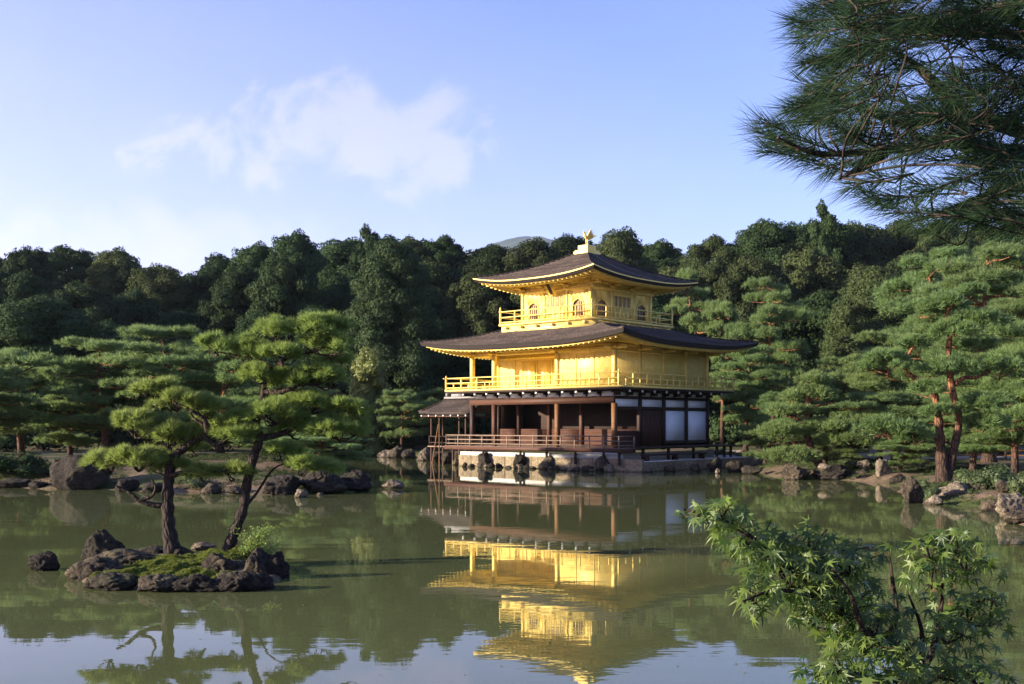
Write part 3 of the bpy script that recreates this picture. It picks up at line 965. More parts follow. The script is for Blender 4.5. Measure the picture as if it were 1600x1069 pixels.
# name tablet leaning out under the upper eave
tb = MB().poly([(tx - .30, ty - a3 * 1.073 - .75, 10.02), (tx + .30, ty - a3 * 1.073 - .75, 10.02), (tx + .26, ty - a3 * 1.073 - .30, 9.42), (tx - .26, ty - a3 * 1.073 - .30, 9.42),
                (tx - .30, ty - a3 * 1.073 - .67, 10.06), (tx + .30, ty - a3 * 1.073 - .67, 10.06), (tx + .26, ty - a3 * 1.073 - .22, 9.46), (tx - .26, ty - a3 * 1.073 - .22, 9.46)],
               [(0, 3, 2, 1), (4, 5, 6, 7), (0, 1, 5, 4), (2, 3, 7, 6), (1, 2, 6, 5), (0, 4, 7, 3)]).build("name_tablet", M["gold"], GP)
MB().poly([(tx - .12, ty - a3 * 1.073 - .735, 9.98), (tx + .12, ty - a3 * 1.073 - .735, 9.98), (tx + .11, ty - a3 * 1.073 - .345, 9.46), (tx - .11, ty - a3 * 1.073 - .345, 9.46)], [(0, 3, 2, 1)]).build("tablet_field", M["dwood"], tb)

# --- fishing porch over the water on the left
pf = MB()
for i in range(8): pf.box(-9.65, -6.2, -3.5 + i * .36, -3.5 + i * .36 + .35, 0.98, 1.05 + .002 * (i % 2))
porch = pf.build("fishing_porch", M["wwood"], GP)
xr0, xr1, yr, zr, ze_ = -9.3, -6.0, -2.1, 3.92, 2.98
X0, X1, Y0, Y1 = -10.15, -6.0, -3.75, -0.45
sec = 7
pv, pfc, puv = [], [], []
for side in (-1, 1):
    nkx = 15
    grid = []
    for j in range(sec):
        t = j / (sec - 1)
        for i in range(nkx):
            s = i / (nkx - 1)
            xe = X0 + (X1 - X0) * s; xr = xr0 + (xr1 - xr0) * s
            x = xe + (xr - xe) * t
            y = (Y0 if side < 0 else Y1) + (yr - (Y0 if side < 0 else Y1)) * t
            z = ze_ + (zr - ze_) * (0.72 * t + 0.28 * t * t) + .10 * (1 - s) ** 4 * (1 - t)
            grid.append((x, y, z)); puv.append((x, t * 1.9))
    off = len(pv); pv += grid
    for j in range(sec - 1):
        for i in range(nkx - 1):
            a_ = off + j * nkx + i
            pfc.append((a_, a_ + 1, a_ + nkx + 1, a_ + nkx))
ns = 9
off = len(pv)
for j in range(sec):
    t = j / (sec - 1)
    for i in range(ns):
        s = i / (ns - 1)
        y = (Y0 + (Y1 - Y0) * s) * (1 - t) + yr * t
        x = X0 + (xr0 - X0) * t
        z = ze_ + (zr - ze_) * (0.72 * t + 0.28 * t * t) + .10 * (1 - t)
        pv.append((x, y, z)); puv.append((y, t * 1.9))
for j in range(sec - 1):
    for i in range(ns - 1):
        a_ = off + j * ns + i
        pfc.append((a_, a_ + 1, a_ + ns + 1, a_ + ns))
pr = obj("porch_roof", mesh_np("porch_roof", [(np.array(pv), np.array(pfc))], M["roof"], True, np.array(puv)), porch)
sol = pr.modifiers.new("thickness", "SOLIDIFY"); sol.thickness = 0.10; sol.offset = -1
e = MB()
e.bar((X0 + .1, Y0 + .1, 2.84), (X1, Y0 + .1, 2.80), .08, .09).bar((X0 + .1, Y1 - .1, 2.84), (X1, Y1 - .1, 2.80), .08, .09).bar((X0 + .1, Y0 + .1, 2.84), (X0 + .1, Y1 - .1, 2.84), .08, .09)
e.build("porch_beam", M["rwood"], porch)
for i in range(7):
    x = X0 + .22 + i * .62
    MB().box(x - .04, x + .04, Y0 + .02, Y0 + .05, 2.82, 2.90).build("rafter_tip", M["plaster"], porch)
MB().box(xr0 - .25, xr1, yr - .09, yr + .09, zr - .02, zr + .10).build("ridge_tile", M["lead"], porch)
MB().box(xr0 + .35, xr0 + 1.35, yr - .07, yr + .07, zr + .10, zr + .27).build("ridge_cap", M["lead"], porch)
MB().box(xr0 - .1, xr0 + .05, yr - .1, yr + .1, zr + .09, zr + .36).build("ridge_end", M["lead"], porch)
for x, y, zb in ((-8.5, -3.3, -.5), (-9.5, -3.3, -.5), (-8.5, -.9, -.5), (-9.5, -.9, -.5), (-6.6, -.9, -.5), (-6.6, -3.3, -.5)):
    MB().tube([(x, y, zb), (x, y, 2.82)], [.065, .06], 8).build("porch_post", M["pwood" if (x, y) == (-6.6, -.9) else "rwood"], porch)  # back post nearest the building: sunlight put into its lighter timber
rl = MB()
for z in (1.25, 1.62):
    rl.bar((-9.55, -3.42, z), (-6.2, -3.42, z), .05, .05).bar((-9.55, -.7, z), (-6.2, -.7, z), .05, .05).bar((-9.55, -3.42, z + .002), (-9.55, -.7, z + .002), .05, .05)
for x in np.linspace(-9.55, -6.2, 7):
    rl.box(x - .03, x + .03, -.73, -.67, 1.05, 1.66).box(x - .03, x + .03, -3.45, -3.39, 1.05, 1.66)
rl.build("porch_railing", M["dwood"], porch)

for p0, p1, lab in (((-9.05, -3.75, -.4), (-8.75, -3.45, 2.35), "long tan pole slanting up from the water in front of the porch post"),
                    ((-8.35, -3.75, -.4), (-8.62, -3.5, 2.75), "upright tan pole tied against the porch post, taller of the two poles")):
    a_, b_ = loc2w(p0[0], p0[1]), loc2w(p1[0], p1[1])
    tag(MB().tube([(*a_, p0[2]), (*b_, p1[2])], [.045, .035], 7).build("wooden_pole", M["pwood"]), lab, "pole", "tan poles by the fishing porch")

# terrace under the building, with its stone wall
def L3(x, y, z): return (*loc2w(x, y), z)
def wbox(m, x0, x1, y0, y1, z0, z1):
    v = [L3(x, y, z) for z in (z0, z1) for y in (y0, y1) for x in (x0, x1)]
    m.parts.append((np.array(v), np.array([(0, 2, 3, 1), (4, 5, 7, 6), (0, 1, 5, 4), (2, 6, 7, 3), (0, 4, 6, 2), (1, 3, 7, 5)])))
m = MB(); wbox(m, -5.2, 7.22, -5.04, 9.0, -1, .50)
tag(m.build("terrace", M["gravel"]), kind="structure")
m = MB()
x = -5.25
while x < 7.25:
    wd = random.uniform(.7, 1.5); x1 = min(7.30, x + wd)
    wbox(m, x, x1 - .015, -5.24 + random.uniform(-.02, .02), -5.03, -.8, .60 + random.uniform(0, .04)); x = x1
y = -5.03
while y < 8.5:
    wd = random.uniform(.7, 1.5); y1 = min(8.5, y + wd)
    wbox(m, 7.21, 7.33 + random.uniform(-.02, .02), y, y1 - .015, -.8, .49 + random.uniform(0, .02)); y = y1
wl_ = m.build("retaining_wall", M["tan"], bevel=.02)
tag(wl_, "low tan stone retaining wall along the water under the golden pavilion", "wall")

# ------------------------------------------------------------------ rocks
def ico(n):
    bm = bmesh.new(); bmesh.ops.create_icosphere(bm, subdivisions=n, radius=1)
    v = np.array([x.co[:] for x in bm.verts]); f = np.array([[x.index for x in q.verts] for q in bm.faces]); bm.free()
    return v, f


ICO4, ICO3, ICO2 = ico(5), ico(4), ico(2)


def rock_verts(seed, s, base, planes=12, amp=0.16):
    r = np.random.default_rng(seed)
    v, f = base
    v = v.copy()
    for _ in range(planes):
        n = unit(r.normal(size=3)); d = r.uniform(0.55, 0.9)
        ex_ = np.maximum(0, v @ n - d)
        v -= np.outer(ex_, n) * 0.9
    o = Vector(r.uniform(-50, 50, 3))
    s = np.array(s)
    k = 1.6 / max(0.4, float(np.mean(s))) ** 0.5
    nz = np.array([noise.fractal(Vector(p) * 1.7 + o, 0.9, 2.1, 6) - 0.9 * (1 - abs(noise.noise(Vector(p) * 3.1 + o))) ** 4 + 0.4 * noise.noise(Vector(p) * 8.0 + o) for p in v])
    v = v * (1 + amp * nz)[:, None]
    return v * s, f


RS = [100]


def rock(px, py, wd, ht, label, mat="rock", zb=0.0, group=None, depth=0.8, big=False, parent=None, tilt=0.0, name="rock", cat="rock", amp=0.16, planes=12):
    """rock whose foot shows at pixel (px, py), wd x ht pixels large"""
    RS[0] += 1
    Y = Wd(py, zb); k = Y / F
    sx, hh = wd * k / 2 * 1.1, ht * k
    sz = hh / 1.35
    sy = sx * depth
    v, f = rock_verts(RS[0], (sx, sy, sz), ICO4 if big else ICO3, planes, amp)
    v[:, 2] += -v[:, 2].max() + hh
    o = obj(name, mesh_np("rock", [(v, f)], M[mat], True), None, ((px - 800) * (Y + sy * .7) / F, Y + sy * .75, zb))
    o.rotation_euler = (0, R(tilt), random.uniform(-.25, .25))
    return tag(o, label, cat, group)


# left shore
rock(122, 766, 92, 56, "huge angular boulder at the left shore, its left face sunlit", "rockd", depth=.8, big=True, amp=.06, planes=18)
rock(88, 762, 20, 46, "thin dark upright stone against the huge angular boulder", "rockd", depth=.8)
rock(196, 768, 40, 20, "low dark rock just right of the huge angular boulder", "rockd")
rock(240, 770, 44, 16, "flat dark rock on the left shore beneath the island pine branches", "rockd")
rock(330, 772, 34, 17, "small grey rock on the left shore between the two pine trunks", "rock")
rock(368, 773, 30, 14, "low pale edged rock on the left shore just left of the leaning trunk", "rock")
rock(440, 774, 66, 32, "wide dark rock on the left shore right of the leaning pine trunk", "rockd", big=True)
rock(505, 772, 84, 38, "largest dark mound rock along the left shore's tip", "rockd", big=True)
rock(556, 769, 58, 34, "dark rock with pale flat top at the very tip of the left shore", "rockd", big=True)
rock(470, 778, 22, 14, "small sunlit rock standing in the water before the dark mound rock", "rockl")
rock(500, 774, 12, 4, "tiny pale stone just breaking the water beside the dark mound rock", "rockl")
rock(615, 764, 32, 15, "lone low rock in open water between the left shore and the pavilion", "rockl")
rock(22, 763, 60, 16, "low mossy rock on the left shore near the picture's edge", "rockd")
rock(56, 764, 36, 12, "small dark rock left of the thin upright stone", "rockd")
# little point left of the pavilion
for q in ((607, 715, 40, 12, "flat brown rock at the outer end of the point left of the porch", "rockl"),
          (622, 716, 24, 20, "rounded grey rock on the point left of the porch", "rock"),
          (640, 717, 26, 17, "second rounded rock on the point, nearer to the porch", "rockd"),
          (664, 720, 24, 21, "upright tan rock beside the porch's outer post", "rockl"),
          (682, 723, 26, 16, "round black rock under the fishing porch", "rockd"),
          (700, 725, 22, 20, "dark rock under the corner of the veranda railing", "rockd"),
          (711, 727, 11, 26, "thin pale upright stone below the veranda's left end", "rockl"),
          (722, 727, 14, 18, "thin brown stone right of the pale upright stone", "rock"),
          (733, 728, 18, 17, "small stone in the cluster below the veranda's left end", "rock"),
          (746, 728, 16, 15, "lowest stone of the cluster below the veranda's left end", "rockl"),
          (757, 730, 26, 30, "dark pointed rock carrying the second veranda post", "rockd"),
          (812, 732, 28, 28, "dark rock carrying the middle veranda post", "rockd"),
          (855, 733.5, 30, 28, "dark rock with a pale left side under the veranda, left of the round rock", "rock"),
          (901, 734, 26, 33, "big round dark rock under the right half of the veranda", "rockd"),
          (919, 737, 22, 12, "low black rock in the water below the veranda's right part", "rockd"),
          (943, 736.5, 30, 30, "tall grey rock under the veranda near its right corner", "rock"),
          (953, 738, 18, 18, "pale rock right at the corner of the veranda", "rockl"),
          (1012, 738, 20, 13, "pale block shaped stone at the terrace corner", "rockl"),
          (1046, 737, 20, 13, "second block shaped stone along the shaded terrace side", "rock"),
          (1086, 737, 24, 15, "third block shaped stone along the shaded terrace side", "rock"),
          (1117, 736, 26, 30, "dark rounded rock leaning on the shaded terrace side", "rockd"),
          (1122, 740, 9, 11, "tiny pale upright stone in the water by the terrace", "rockl"),
          (1147, 738, 26, 24, "grey rock at the far end of the shaded terrace side", "rockd")):
    rock(*q[:3], q[3] * (.8 if q[0] > 700 else 1), *q[4:])
r9 = random.Random(9)
for i in range(22):
    px = 726 + i * 11 + r9.uniform(-3, 3)
    rock(px, 737.5 - (963 - px) * .0335 + r9.uniform(-.6, .9), r9.uniform(8, 15), r9.uniform(4, 8), "small rough stone in the row along the foot of the retaining wall", r9.choice(["rock", "rockd", "rockl"]), group="stones along the wall foot")
for q in ((1176, 741, 34, 14, "low black rock under the pine skirt right of the terrace", "rockd"),
          (1241, 750, 52, 27, "rounded boulder at the foot of the leaning pine, its left side sunlit", "rock"),
          (1298, 750, 72, 24, "long low dark boulder under the leaning pine trunk", "rockd"),
          (1347, 750, 28, 18, "small grey boulder between the long boulder and the upright stone", "rock"),
          (1380, 752, 26, 36, "upright pale stone in front of the straight pine trunk", "rockl"),
          (1402, 756, 26, 16, "low dark rock right of the upright pale stone", "rockd"),
          (1424, 787, 38, 42, "block shaped standing rock in the water, left half sunlit", "rock"),
          (1497, 785, 78, 32, "broad sunlit rock sloping into the water under the forked pine", "rockl"),
          (1530, 784, 46, 36, "tall brown rock on the bank right of the broad sloping rock", "rock"),
          (1548, 789, 12, 16, "small pale pebble like rock at the right shore", "rockl"),
          (1580, 812, 56, 42, "large pale rock at the right edge of the picture", "rockl"),
          (1600, 820, 60, 24, "mossy low rock in front of the large pale rock at the right edge", "rock"),
          (1548, 800, 34, 20, "low brown rock between the sloping rock and the large pale edge rock", "rock"),
          (1460, 789, 30, 16, "low tan rock at the near end of the broad sloping rock", "rockl"),
          (1570, 765, 30, 14, "round rock on the sandy bank above the right shore", "rock", .45)):
    rock(*q[:6], zb=q[6] if len(q) > 6 else 0.0, big=q[2] > 36)
rock(1290, 733, 26, 9, "small yellowish stone on the bank behind the long low boulder", "rockl", zb=.5)
rock(1352, 730, 26, 12, "flat tan stone on the bank left of the upright pale stone", "rockl", zb=.5)

# ------------------------------------------------------------------ the small pine island
def isl(px, py, z):
    Y = Wd(py, z)
    return ((px - 800) / F * Y, Y)


ipts = [(118, 908, .0), (150, 920, 0), (215, 922, 0), (300, 923, 0), (385, 918, 0), (440, 905, 0), (455, 888, 0), (430, 870, 0), (360, 862, 0), (260, 860, .0), (170, 868, 0), (125, 888, 0)]
ip = np.array([((p[0] - 800) / F * (15.5 + (918 - p[1]) / 58.0 * 2.8), 15.5 + (918 - p[1]) / 58.0 * 2.8) for p in ipts])
ic = ip.mean(0)
ga, gr_ = np.meshgrid(np.linspace(0, 2 * np.pi, 97)[:-1], np.linspace(0, 1, 30))
iang = np.arctan2(*(ip - ic).T[::-1])
irad = np.linalg.norm(ip - ic, axis=1)
o_s = np.argsort(iang)
rad = np.interp(ga, np.concatenate([iang[o_s] - 2 * np.pi, iang[o_s], iang[o_s] + 2 * np.pi]), np.tile(irad[o_s], 3))


def isl_t(px, py):
    Y = 15.5 + (918 - py) / 58.0 * 2.8
    return ((px - 800) / F * Y, Y, H - (py - HZ) / F * Y)


def island_z(x, y):
    d = np.array((x, y)) - ic
    a_ = math.atan2(d[1], d[0])
    rr_ = np.interp(a_, np.concatenate([iang[o_s] - 2 * np.pi, iang[o_s], iang[o_s] + 2 * np.pi]), np.tile(irad[o_s], 3))
    t = min(1.0, np.linalg.norm(d) / rr_)
    py = 918 - (d[1] + ic[1] - 15.5) / 2.8 * 58
    z = H - (py - HZ) / F * (d[1] + ic[1])
    k = max(0.0, (t - .86) / .14)
    return z + 0.02 * math.sin(x * 5) * math.sin(y * 4) - .35 * k * k


iv = np.stack([ic[0] + np.cos(ga) * gr_ * rad * .97, ic[1] + np.sin(ga) * gr_ * rad * .97], -1).reshape(-1, 2)
iz = np.array([island_z(*p) for p in iv])
ii = np.arange(30 * 96).reshape(30, 96)
if_ = np.stack([ii[:-1], np.roll(ii[:-1], -1, 1), np.roll(ii[1:], -1, 1), ii[1:]], -1).reshape(-1, 4)
m_isl = simple("island_soil", (0.085, 0.060, 0.034), 0.95, var=0.4, scale=(7, 7, 7), bstr=0.6, detail=8, bdist=.05)
tag(obj("island_ground", mesh_np("island_ground", [(np.concatenate([iv, iz[:, None]], 1), if_)], m_isl, True)), kind="structure")
for q in ((162, 877, 62, 50, "tall dark boulder at the back left of the pine island", "rockd", 0),
          (150, 908, 92, 46, "craggy grey rock forming the island's left end", "rock", 0),
          (200, 884, 100, 30, "long craggy rock behind the moss on the island's left", "rock", .10),
          (240, 870, 70, 20, "flat topped dark rock in front of the upright island trunk", "rockd", .14),
          (178, 923, 84, 32, "dark front rock at the island's lower left edge", "rockd", 0),
          (242, 926, 76, 34, "pitted front rock below the moss at the island's middle", "rock", 0),
          (310, 927, 96, 36, "wide black front rock at the island's lower middle", "rockd", 0),
          (372, 925, 84, 40, "wide black front rock at the island's lower right", "rockd", 0),
          (284, 872, 46, 22, "dark wedge rock between the two island trunks", "rockd", .16),
          (314, 860, 42, 14, "smooth tan rock at the back of the island between the trunks", "rockl", .22),
          (338, 896, 72, 40, "pale streaked rock with a sharp top in front of the leaning trunk", "rock", .07),
          (374, 888, 40, 14, "flat grey rock beside the foot of the leaning trunk", "rock", .11),
          (404, 906, 58, 50, "tall tan block rock at the island's right end", "rock", 0),
          (434, 905, 46, 42, "dark outermost rock at the island's right end", "rockd", 0),
          (412, 922, 46, 34, "small dark rock at the island's front right corner", "rockd", 0),
          (276, 882, 16, 8, "tiny pale stone lying on the moss", "rockl", .13)):
    rock(*q[:3], q[3] * (1.0 if q[2] == 62 or q[0] in (404, 434) else .78), *q[4:6], zb=q[6], big=q[2] > 40, depth=.75)
rock(68, 893, 44, 30, "solitary dark rock in the water left of the pine island", "rockd", big=True)
rock(86, 891, 14, 13, "small dark stone touching the solitary rock's right side", "rockd")


def tufts(c, ax, k, length, width, spread=0.9, r=rng):
    """k needles from each centre c around axis ax; thin triangles"""
    n = len(c)
    d = unit(ax)[:, None, :] + r.normal(0, spread * .55, (n, k, 3))
    d = unit(d)
    ln = length * r.uniform(.7, 1.15, (n, k, 1))
    side = unit(np.cross(d, r.normal(size=(n, k, 3)))) * width / 2
    b = c[:, None, :] + d * 0.012
    t = c[:, None, :] + d * ln
    V = np.stack([b - side, b + side, t], 2).reshape(-1, 3)
    return V, np.arange(len(V)).reshape(-1, 3)


def leaves(c, nrm, size, r=rng, jit=0.6, asp=0.6):
    """diamond leaves at c roughly facing nrm"""
    n = len(c)
    nn = unit(nrm + r.normal(0, jit, (n, 3)))
    a_ = unit(np.cross(nn, r.normal(size=(n, 3))))
    b_ = np.cross(nn, a_)
    s = (np.broadcast_to(size, (n,)) * r.uniform(.6, 1.3, n))[:, None]
    V = np.stack([c - a_ * s, c - b_ * s * asp, c + a_ * s, c + b_ * s * asp], 1).reshape(-1, 3)
    return V, np.arange(len(V)).reshape(-1, 4)


def sphere_pts(n, r=rng):
    return unit(r.normal(size=(n, 3)))


# moss cushion of many short blades
cs = []
for px, py, rx, ry in ((225, 893, .34, .36), (265, 893, .26, .3), (195, 905, .3, .26), (243, 906, .36, .24), (300, 903, .3, .2), (335, 873, .3, .28), (205, 912, .25, .14), (375, 868, .2, .24), (148, 910, .14, .12), (270, 880, .3, .25), (310, 885, .25, .25), (355, 905, .2, .15)):
    x, y, _z = isl_t(px, py)
    n = int(9000 * rx * ry / .078)
    p = rng.normal(0, .5, (n, 2)) * (rx, ry) + (x, y)
    rr_ = np.linalg.norm((p - (x, y)) / (rx, ry), axis=1)
    bump = .07 * np.exp(-rr_ ** 2) + .05 * np.array([noise.fractal(Vector((q[0] * 5, q[1] * 5, 2.0)), 1.0, 2.0, 3) for q in p])
    cs.append(np.column_stack([p, [island_z(*q) for q in p] + bump + .02]))
c = np.concatenate(cs)
tag(obj("moss", mesh_np("moss", [tufts(c, np.tile((0, 0, 1.0), (len(c), 1)), 3, .035, .016, 1.2)], M["moss"])), kind="stuff")


# ------------------------------------------------------------------ pines
def pad_cloud(cen, rx, ry, rz, ncl, per, r, top=0.75, cs=1.0):
    """tuft centres and axes for a flat cushion made of ncl small clumps"""
    C, A = [], []
    for i in range(ncl):
        a_ = r.uniform(0, 2 * np.pi); q = math.sqrt(r.uniform(0, 1))
        off = np.array((math.cos(a_) * q * rx, math.sin(a_) * q * ry, (1 - q * q) * rz * .55 + r.uniform(-.35, .35) * rz))
        cr = (0.24 + .16 * r.uniform()) * min(1.0, max(.35, (rx + ry) / 2)) * cs + .06
        d = sphere_pts(per, r)
        d[:, 2] = np.abs(d[:, 2]) * np.where(r.uniform(size=per) < top, 1, -.5)
        rad_ = r.uniform(.55, 1.0, (per, 1))
        C.append(np.array(cen) + off + d * rad_ * np.array((cr, cr, cr * .62)))
        A.append(d * np.array((1, 1, .6)) + np.array((0, 0, .55)) + np.array((off[0], off[1], 0)) / max(rx, ry) * .4)
    return np.concatenate(C), np.concatenate(A)


def garden_pine(seed, h, rad_, layers, lean=0.0, bare=.28, dens=1.0, nk=7, nl=.29, nw=.030, conic=.55, gap=1.0):
    """meshes (trunk, crown) of a cloud pruned pine with flat layered cushions"""
    r = np.random.default_rng(seed)
    n = 9
    ph_ = r.uniform(0, 6.28, 4)
    t = np.linspace(0, 1, n)
    amp = h * .045
    tr = np.stack([lean * h * t + amp * np.sin(t * 5 + ph_[0]) * t, amp * np.sin(t * 4.3 + ph_[1]) * t, h * .97 * t], 1)
    path = smooth_path(tr, 4)
    R0 = .026 * h + .05
    radii = R0 * (1 - np.linspace(0, 1, len(path)) ** 1.1 * .88)
    radii[:3] *= np.array((1.5, 1.25, 1.08))
    m = MB().tube(path, radii, 9)
    at_ = lambda q: path[min(len(path) - 1, int(q * (len(path) - 1)))]
    C, A = [], []
    for li in range(layers):
        q = bare + (1 - bare) * (li + .3) / layers
        rl_ = rad_ * (conic + (1 - conic) * math.sin(math.pi * min(1, .25 + .75 * (1 - (q - bare) / (1 - bare)))) ** .7)
        if li >= layers - 1: rl_ *= .55
        nb = r.integers(3, 6) if li < layers - 1 else 3
        a0 = r.uniform(0, 6.28)
        for b in range(nb):
            a_ = a0 + b * 2 * np.pi / nb + r.uniform(-.4, .4)
            ln = rl_ * r.uniform(.65, 1.1)
            p0 = at_(min(.97, q + r.uniform(-.06, .05)))
            dirv = np.array((math.cos(a_), math.sin(a_), 0))
            sd_ = np.array((-dirv[1], dirv[0], 0)) * r.uniform(-.25, .25) * ln
            dz = r.uniform(-.10, .12) * ln
            bp = smooth_path([p0, p0 + dirv * ln * .35 + (0, 0, dz + .12 * ln * .3) + sd_ * .6, p0 + dirv * ln * .7 + (0, 0, dz) + sd_, p0 + dirv * ln + (0, 0, dz + .08)], 4)
            br = R0 * .42 * (1 - .6 * q)
            m.tube(bp, np.linspace(br, br * .25, len(bp)), 5, cap=False)
            for f_, sc_ in ((.95, 1.0), (.66, .85), (.38, .55)):
                pc = bp[int(f_ * (len(bp) - 1))] + np.array((0, 0, .10))
                s_ = rad_ * .30 * sc_ * r.uniform(.8, 1.2)
                cc, aa = pad_cloud(pc, s_, s_, .24 + .08 * s_, max(4, int(11 * s_ * s_ * dens) + 4), int(17 * dens), r, cs=.72)
                C.append(cc); A.append(aa)
    C = np.concatenate(C); A = np.concatenate(A)
    return m.parts, tufts(C, A, nk, nl, nw, .95, r)


def pine_protos():
    out = []
    for i, a_ in enumerate(((11, 5.6, 2.6, 6, .05, .25), (12, 7.5, 3.0, 8, -.04, .30), (13, 4.2, 2.3, 5, .10, .22), (14, 9.5, 3.3, 9, .03, .30), (15, 6.4, 3.3, 6, -.08, .28), (16, 8.5, 2.3, 9, .02, .35))):
        tp, cr = garden_pine(*a_)
        out.append((a_[1], tp, cr))
    return out


PP = []
for i, (h, tp, cr) in enumerate(pine_protos()):
    PP.append((h, mesh_np("pine_trunk", tp, M["barkr"], True), mesh_np("pine_crown", [cr], M["pine"]), cr))


def tree(kind_, name, x, y, z, s, label, group=None, sz=None, rz=None, cat="tree"):
    h, tm, cm = kind_[:3]
    o = empty(name, (x, y, z), label, cat, group, rz=random.uniform(0, 6.28) if rz is None else rz)
    sz = sz or s
    for nm, me in (("trunk", tm), ("crown", cm)):
        c = obj(nm, me, o)
    o.scale = (s, s, sz)
    return o


def pine_at(k, px, ytop, Y, wpx, label, group=None, rz=None):
    """garden pine k so that its top is at pixel row ytop and its crown about wpx wide at distance Y"""
    x = (px - 800) / F * Y
    z = gh(x, Y) - .05
    top = H - (ytop - HZ) / F * Y
    h = PP[k][0]
    sz = (top - z) / (h * 1.03)
    widths = (2.6, 3.0, 2.3, 3.3, 3.3, 2.3)
    s = (wpx * Y / F / 2) / (widths[k] * 1.15)
    return tree(PP[k], "pine_tree", x, Y, z, s, label, group, sz=sz, rz=rz)


GL = "layered pines on the left shore"
pine_at(4, 35, 540, 48, 230, "layered pine at the left edge of the picture, behind the low mossy rocks", GL)
pine_at(0, -40, 560, 44, 200, "layered pine cut by the left edge of the picture", GL)
pine_at(1, 165, 530, 48, 190, "tall layered pine above the huge angular boulder", GL)
pine_at(1, 262, 508, 49.5, 210, "tallest layered pine of the left shore, behind the upright island trunk", GL)
pine_at(4, 345, 540, 47.5, 220, "layered pine of the left shore seen between the two island pines", GL)
pine_at(0, 110, 590, 51, 150, "small layered pine in the shade behind the huge angular boulder", GL)
pine_at(2, 500, 668, 42, 190, "low spreading pine on the left shore's tip, over the dark mound rock", GL)
pine_at(2, 420, 655, 45, 170, "low pine on the left shore just right of the leaning island trunk", GL)
pine_at(0, 470, 590, 47, 150, "dark pine behind the right half of the leaning island pine", GL)
GP_ = "small pines on the point left of the pavilion"
pine_at(0, 628, 604, 79, 92, "small layered pine on the point left of the fishing porch", GP_)
pine_at(0, 672, 603, 83, 96, "small layered pine right behind the fishing porch", GP_)
pine_at(5, 645, 576, 90, 58, "slim pine rising above the small pines left of the porch", GP_)
pine_at(2, 712, 625, 84, 80, "low pine seen through the fishing porch", GP_)
GR = "layered red pines on the right shore"
pine_at(5, 1128, 448, 88, 62, "slim pine beside the tip of the pavilion's upper roof", GR)
pine_at(3, 1207, 430, 80, 128, "tall conical pine standing clear against the dark wood right of the pavilion", GR)
pine_at(3, 1075, 420, 92, 110, "tall pine half hidden behind the pavilion's upper roof", GR)
pine_at(1, 1165, 540, 72, 120, "pine behind the tip of the pavilion's lower roof, at the end of the gilded balcony", GR)
pine_at(4, 1245, 605, 56, 150, "spreading pine whose branches reach towards the end of the terrace", GR, rz=.5)
pine_at(2, 1195, 655, 58, 130, "low skirted pine at the water right of the terrace", GR)
pine_at(1, 1330, 560, 62, 170, "layered pine behind the leaning pine right of the pavilion", GR)
pine_at(4, 1372, 610, 49, 190, "layered pine with a straight pale trunk behind the upright stone", GR, rz=2.0)
pine_at(1, 1400, 520, 58, 190, "layered pine left of the forked red pine, rising behind it", GR)
pine_at(3, 1545, 372, 54, 230, "tallest sunlit pine at the right edge, under the overhanging branch", GR)
pine_at(1, 1480, 440, 66, 200, "sunlit pine behind the forked red pine's upper bend", GR)
pine_at(3, 1620, 430, 47, 240, "sunlit pine cut by the right edge of the picture", GR)
pine_at(4, 1585, 560, 42, 220, "low sunlit pine at the right edge behind the shrubs", GR)
pine_at(0, 1520, 610, 45, 170, "small pine between the forked red pine and the right edge shrubs", GR)
pine_at(3, 1450, 385, 70, 190, "sunlit pine standing between the olive tree and the tallest right edge pine", GR, rz=1.0)
pine_at(1, 1570, 430, 62, 220, "sunlit pine behind the tallest right edge pine", GR, rz=3.0)
pine_at(4, 1470, 520, 50, 210, "broad pine close behind the forked red pine", GR, rz=4.0)
pine_at(4, 1620, 480, 40, 200, "broad low pine cut by the right edge, below the tallest one", GR, rz=5.0)
pine_at(0, 1290, 600, 66, 150, "small pine in the gap behind the leaning pine", GR, rz=1.5)
pine_at(2, 1290, 665, 53, 150, "low pine skirt above the rounded boulders of the right shore", GR)
pine_at(2, 1405, 680, 46, 130, "low young pine right of the upright pale stone", GR)


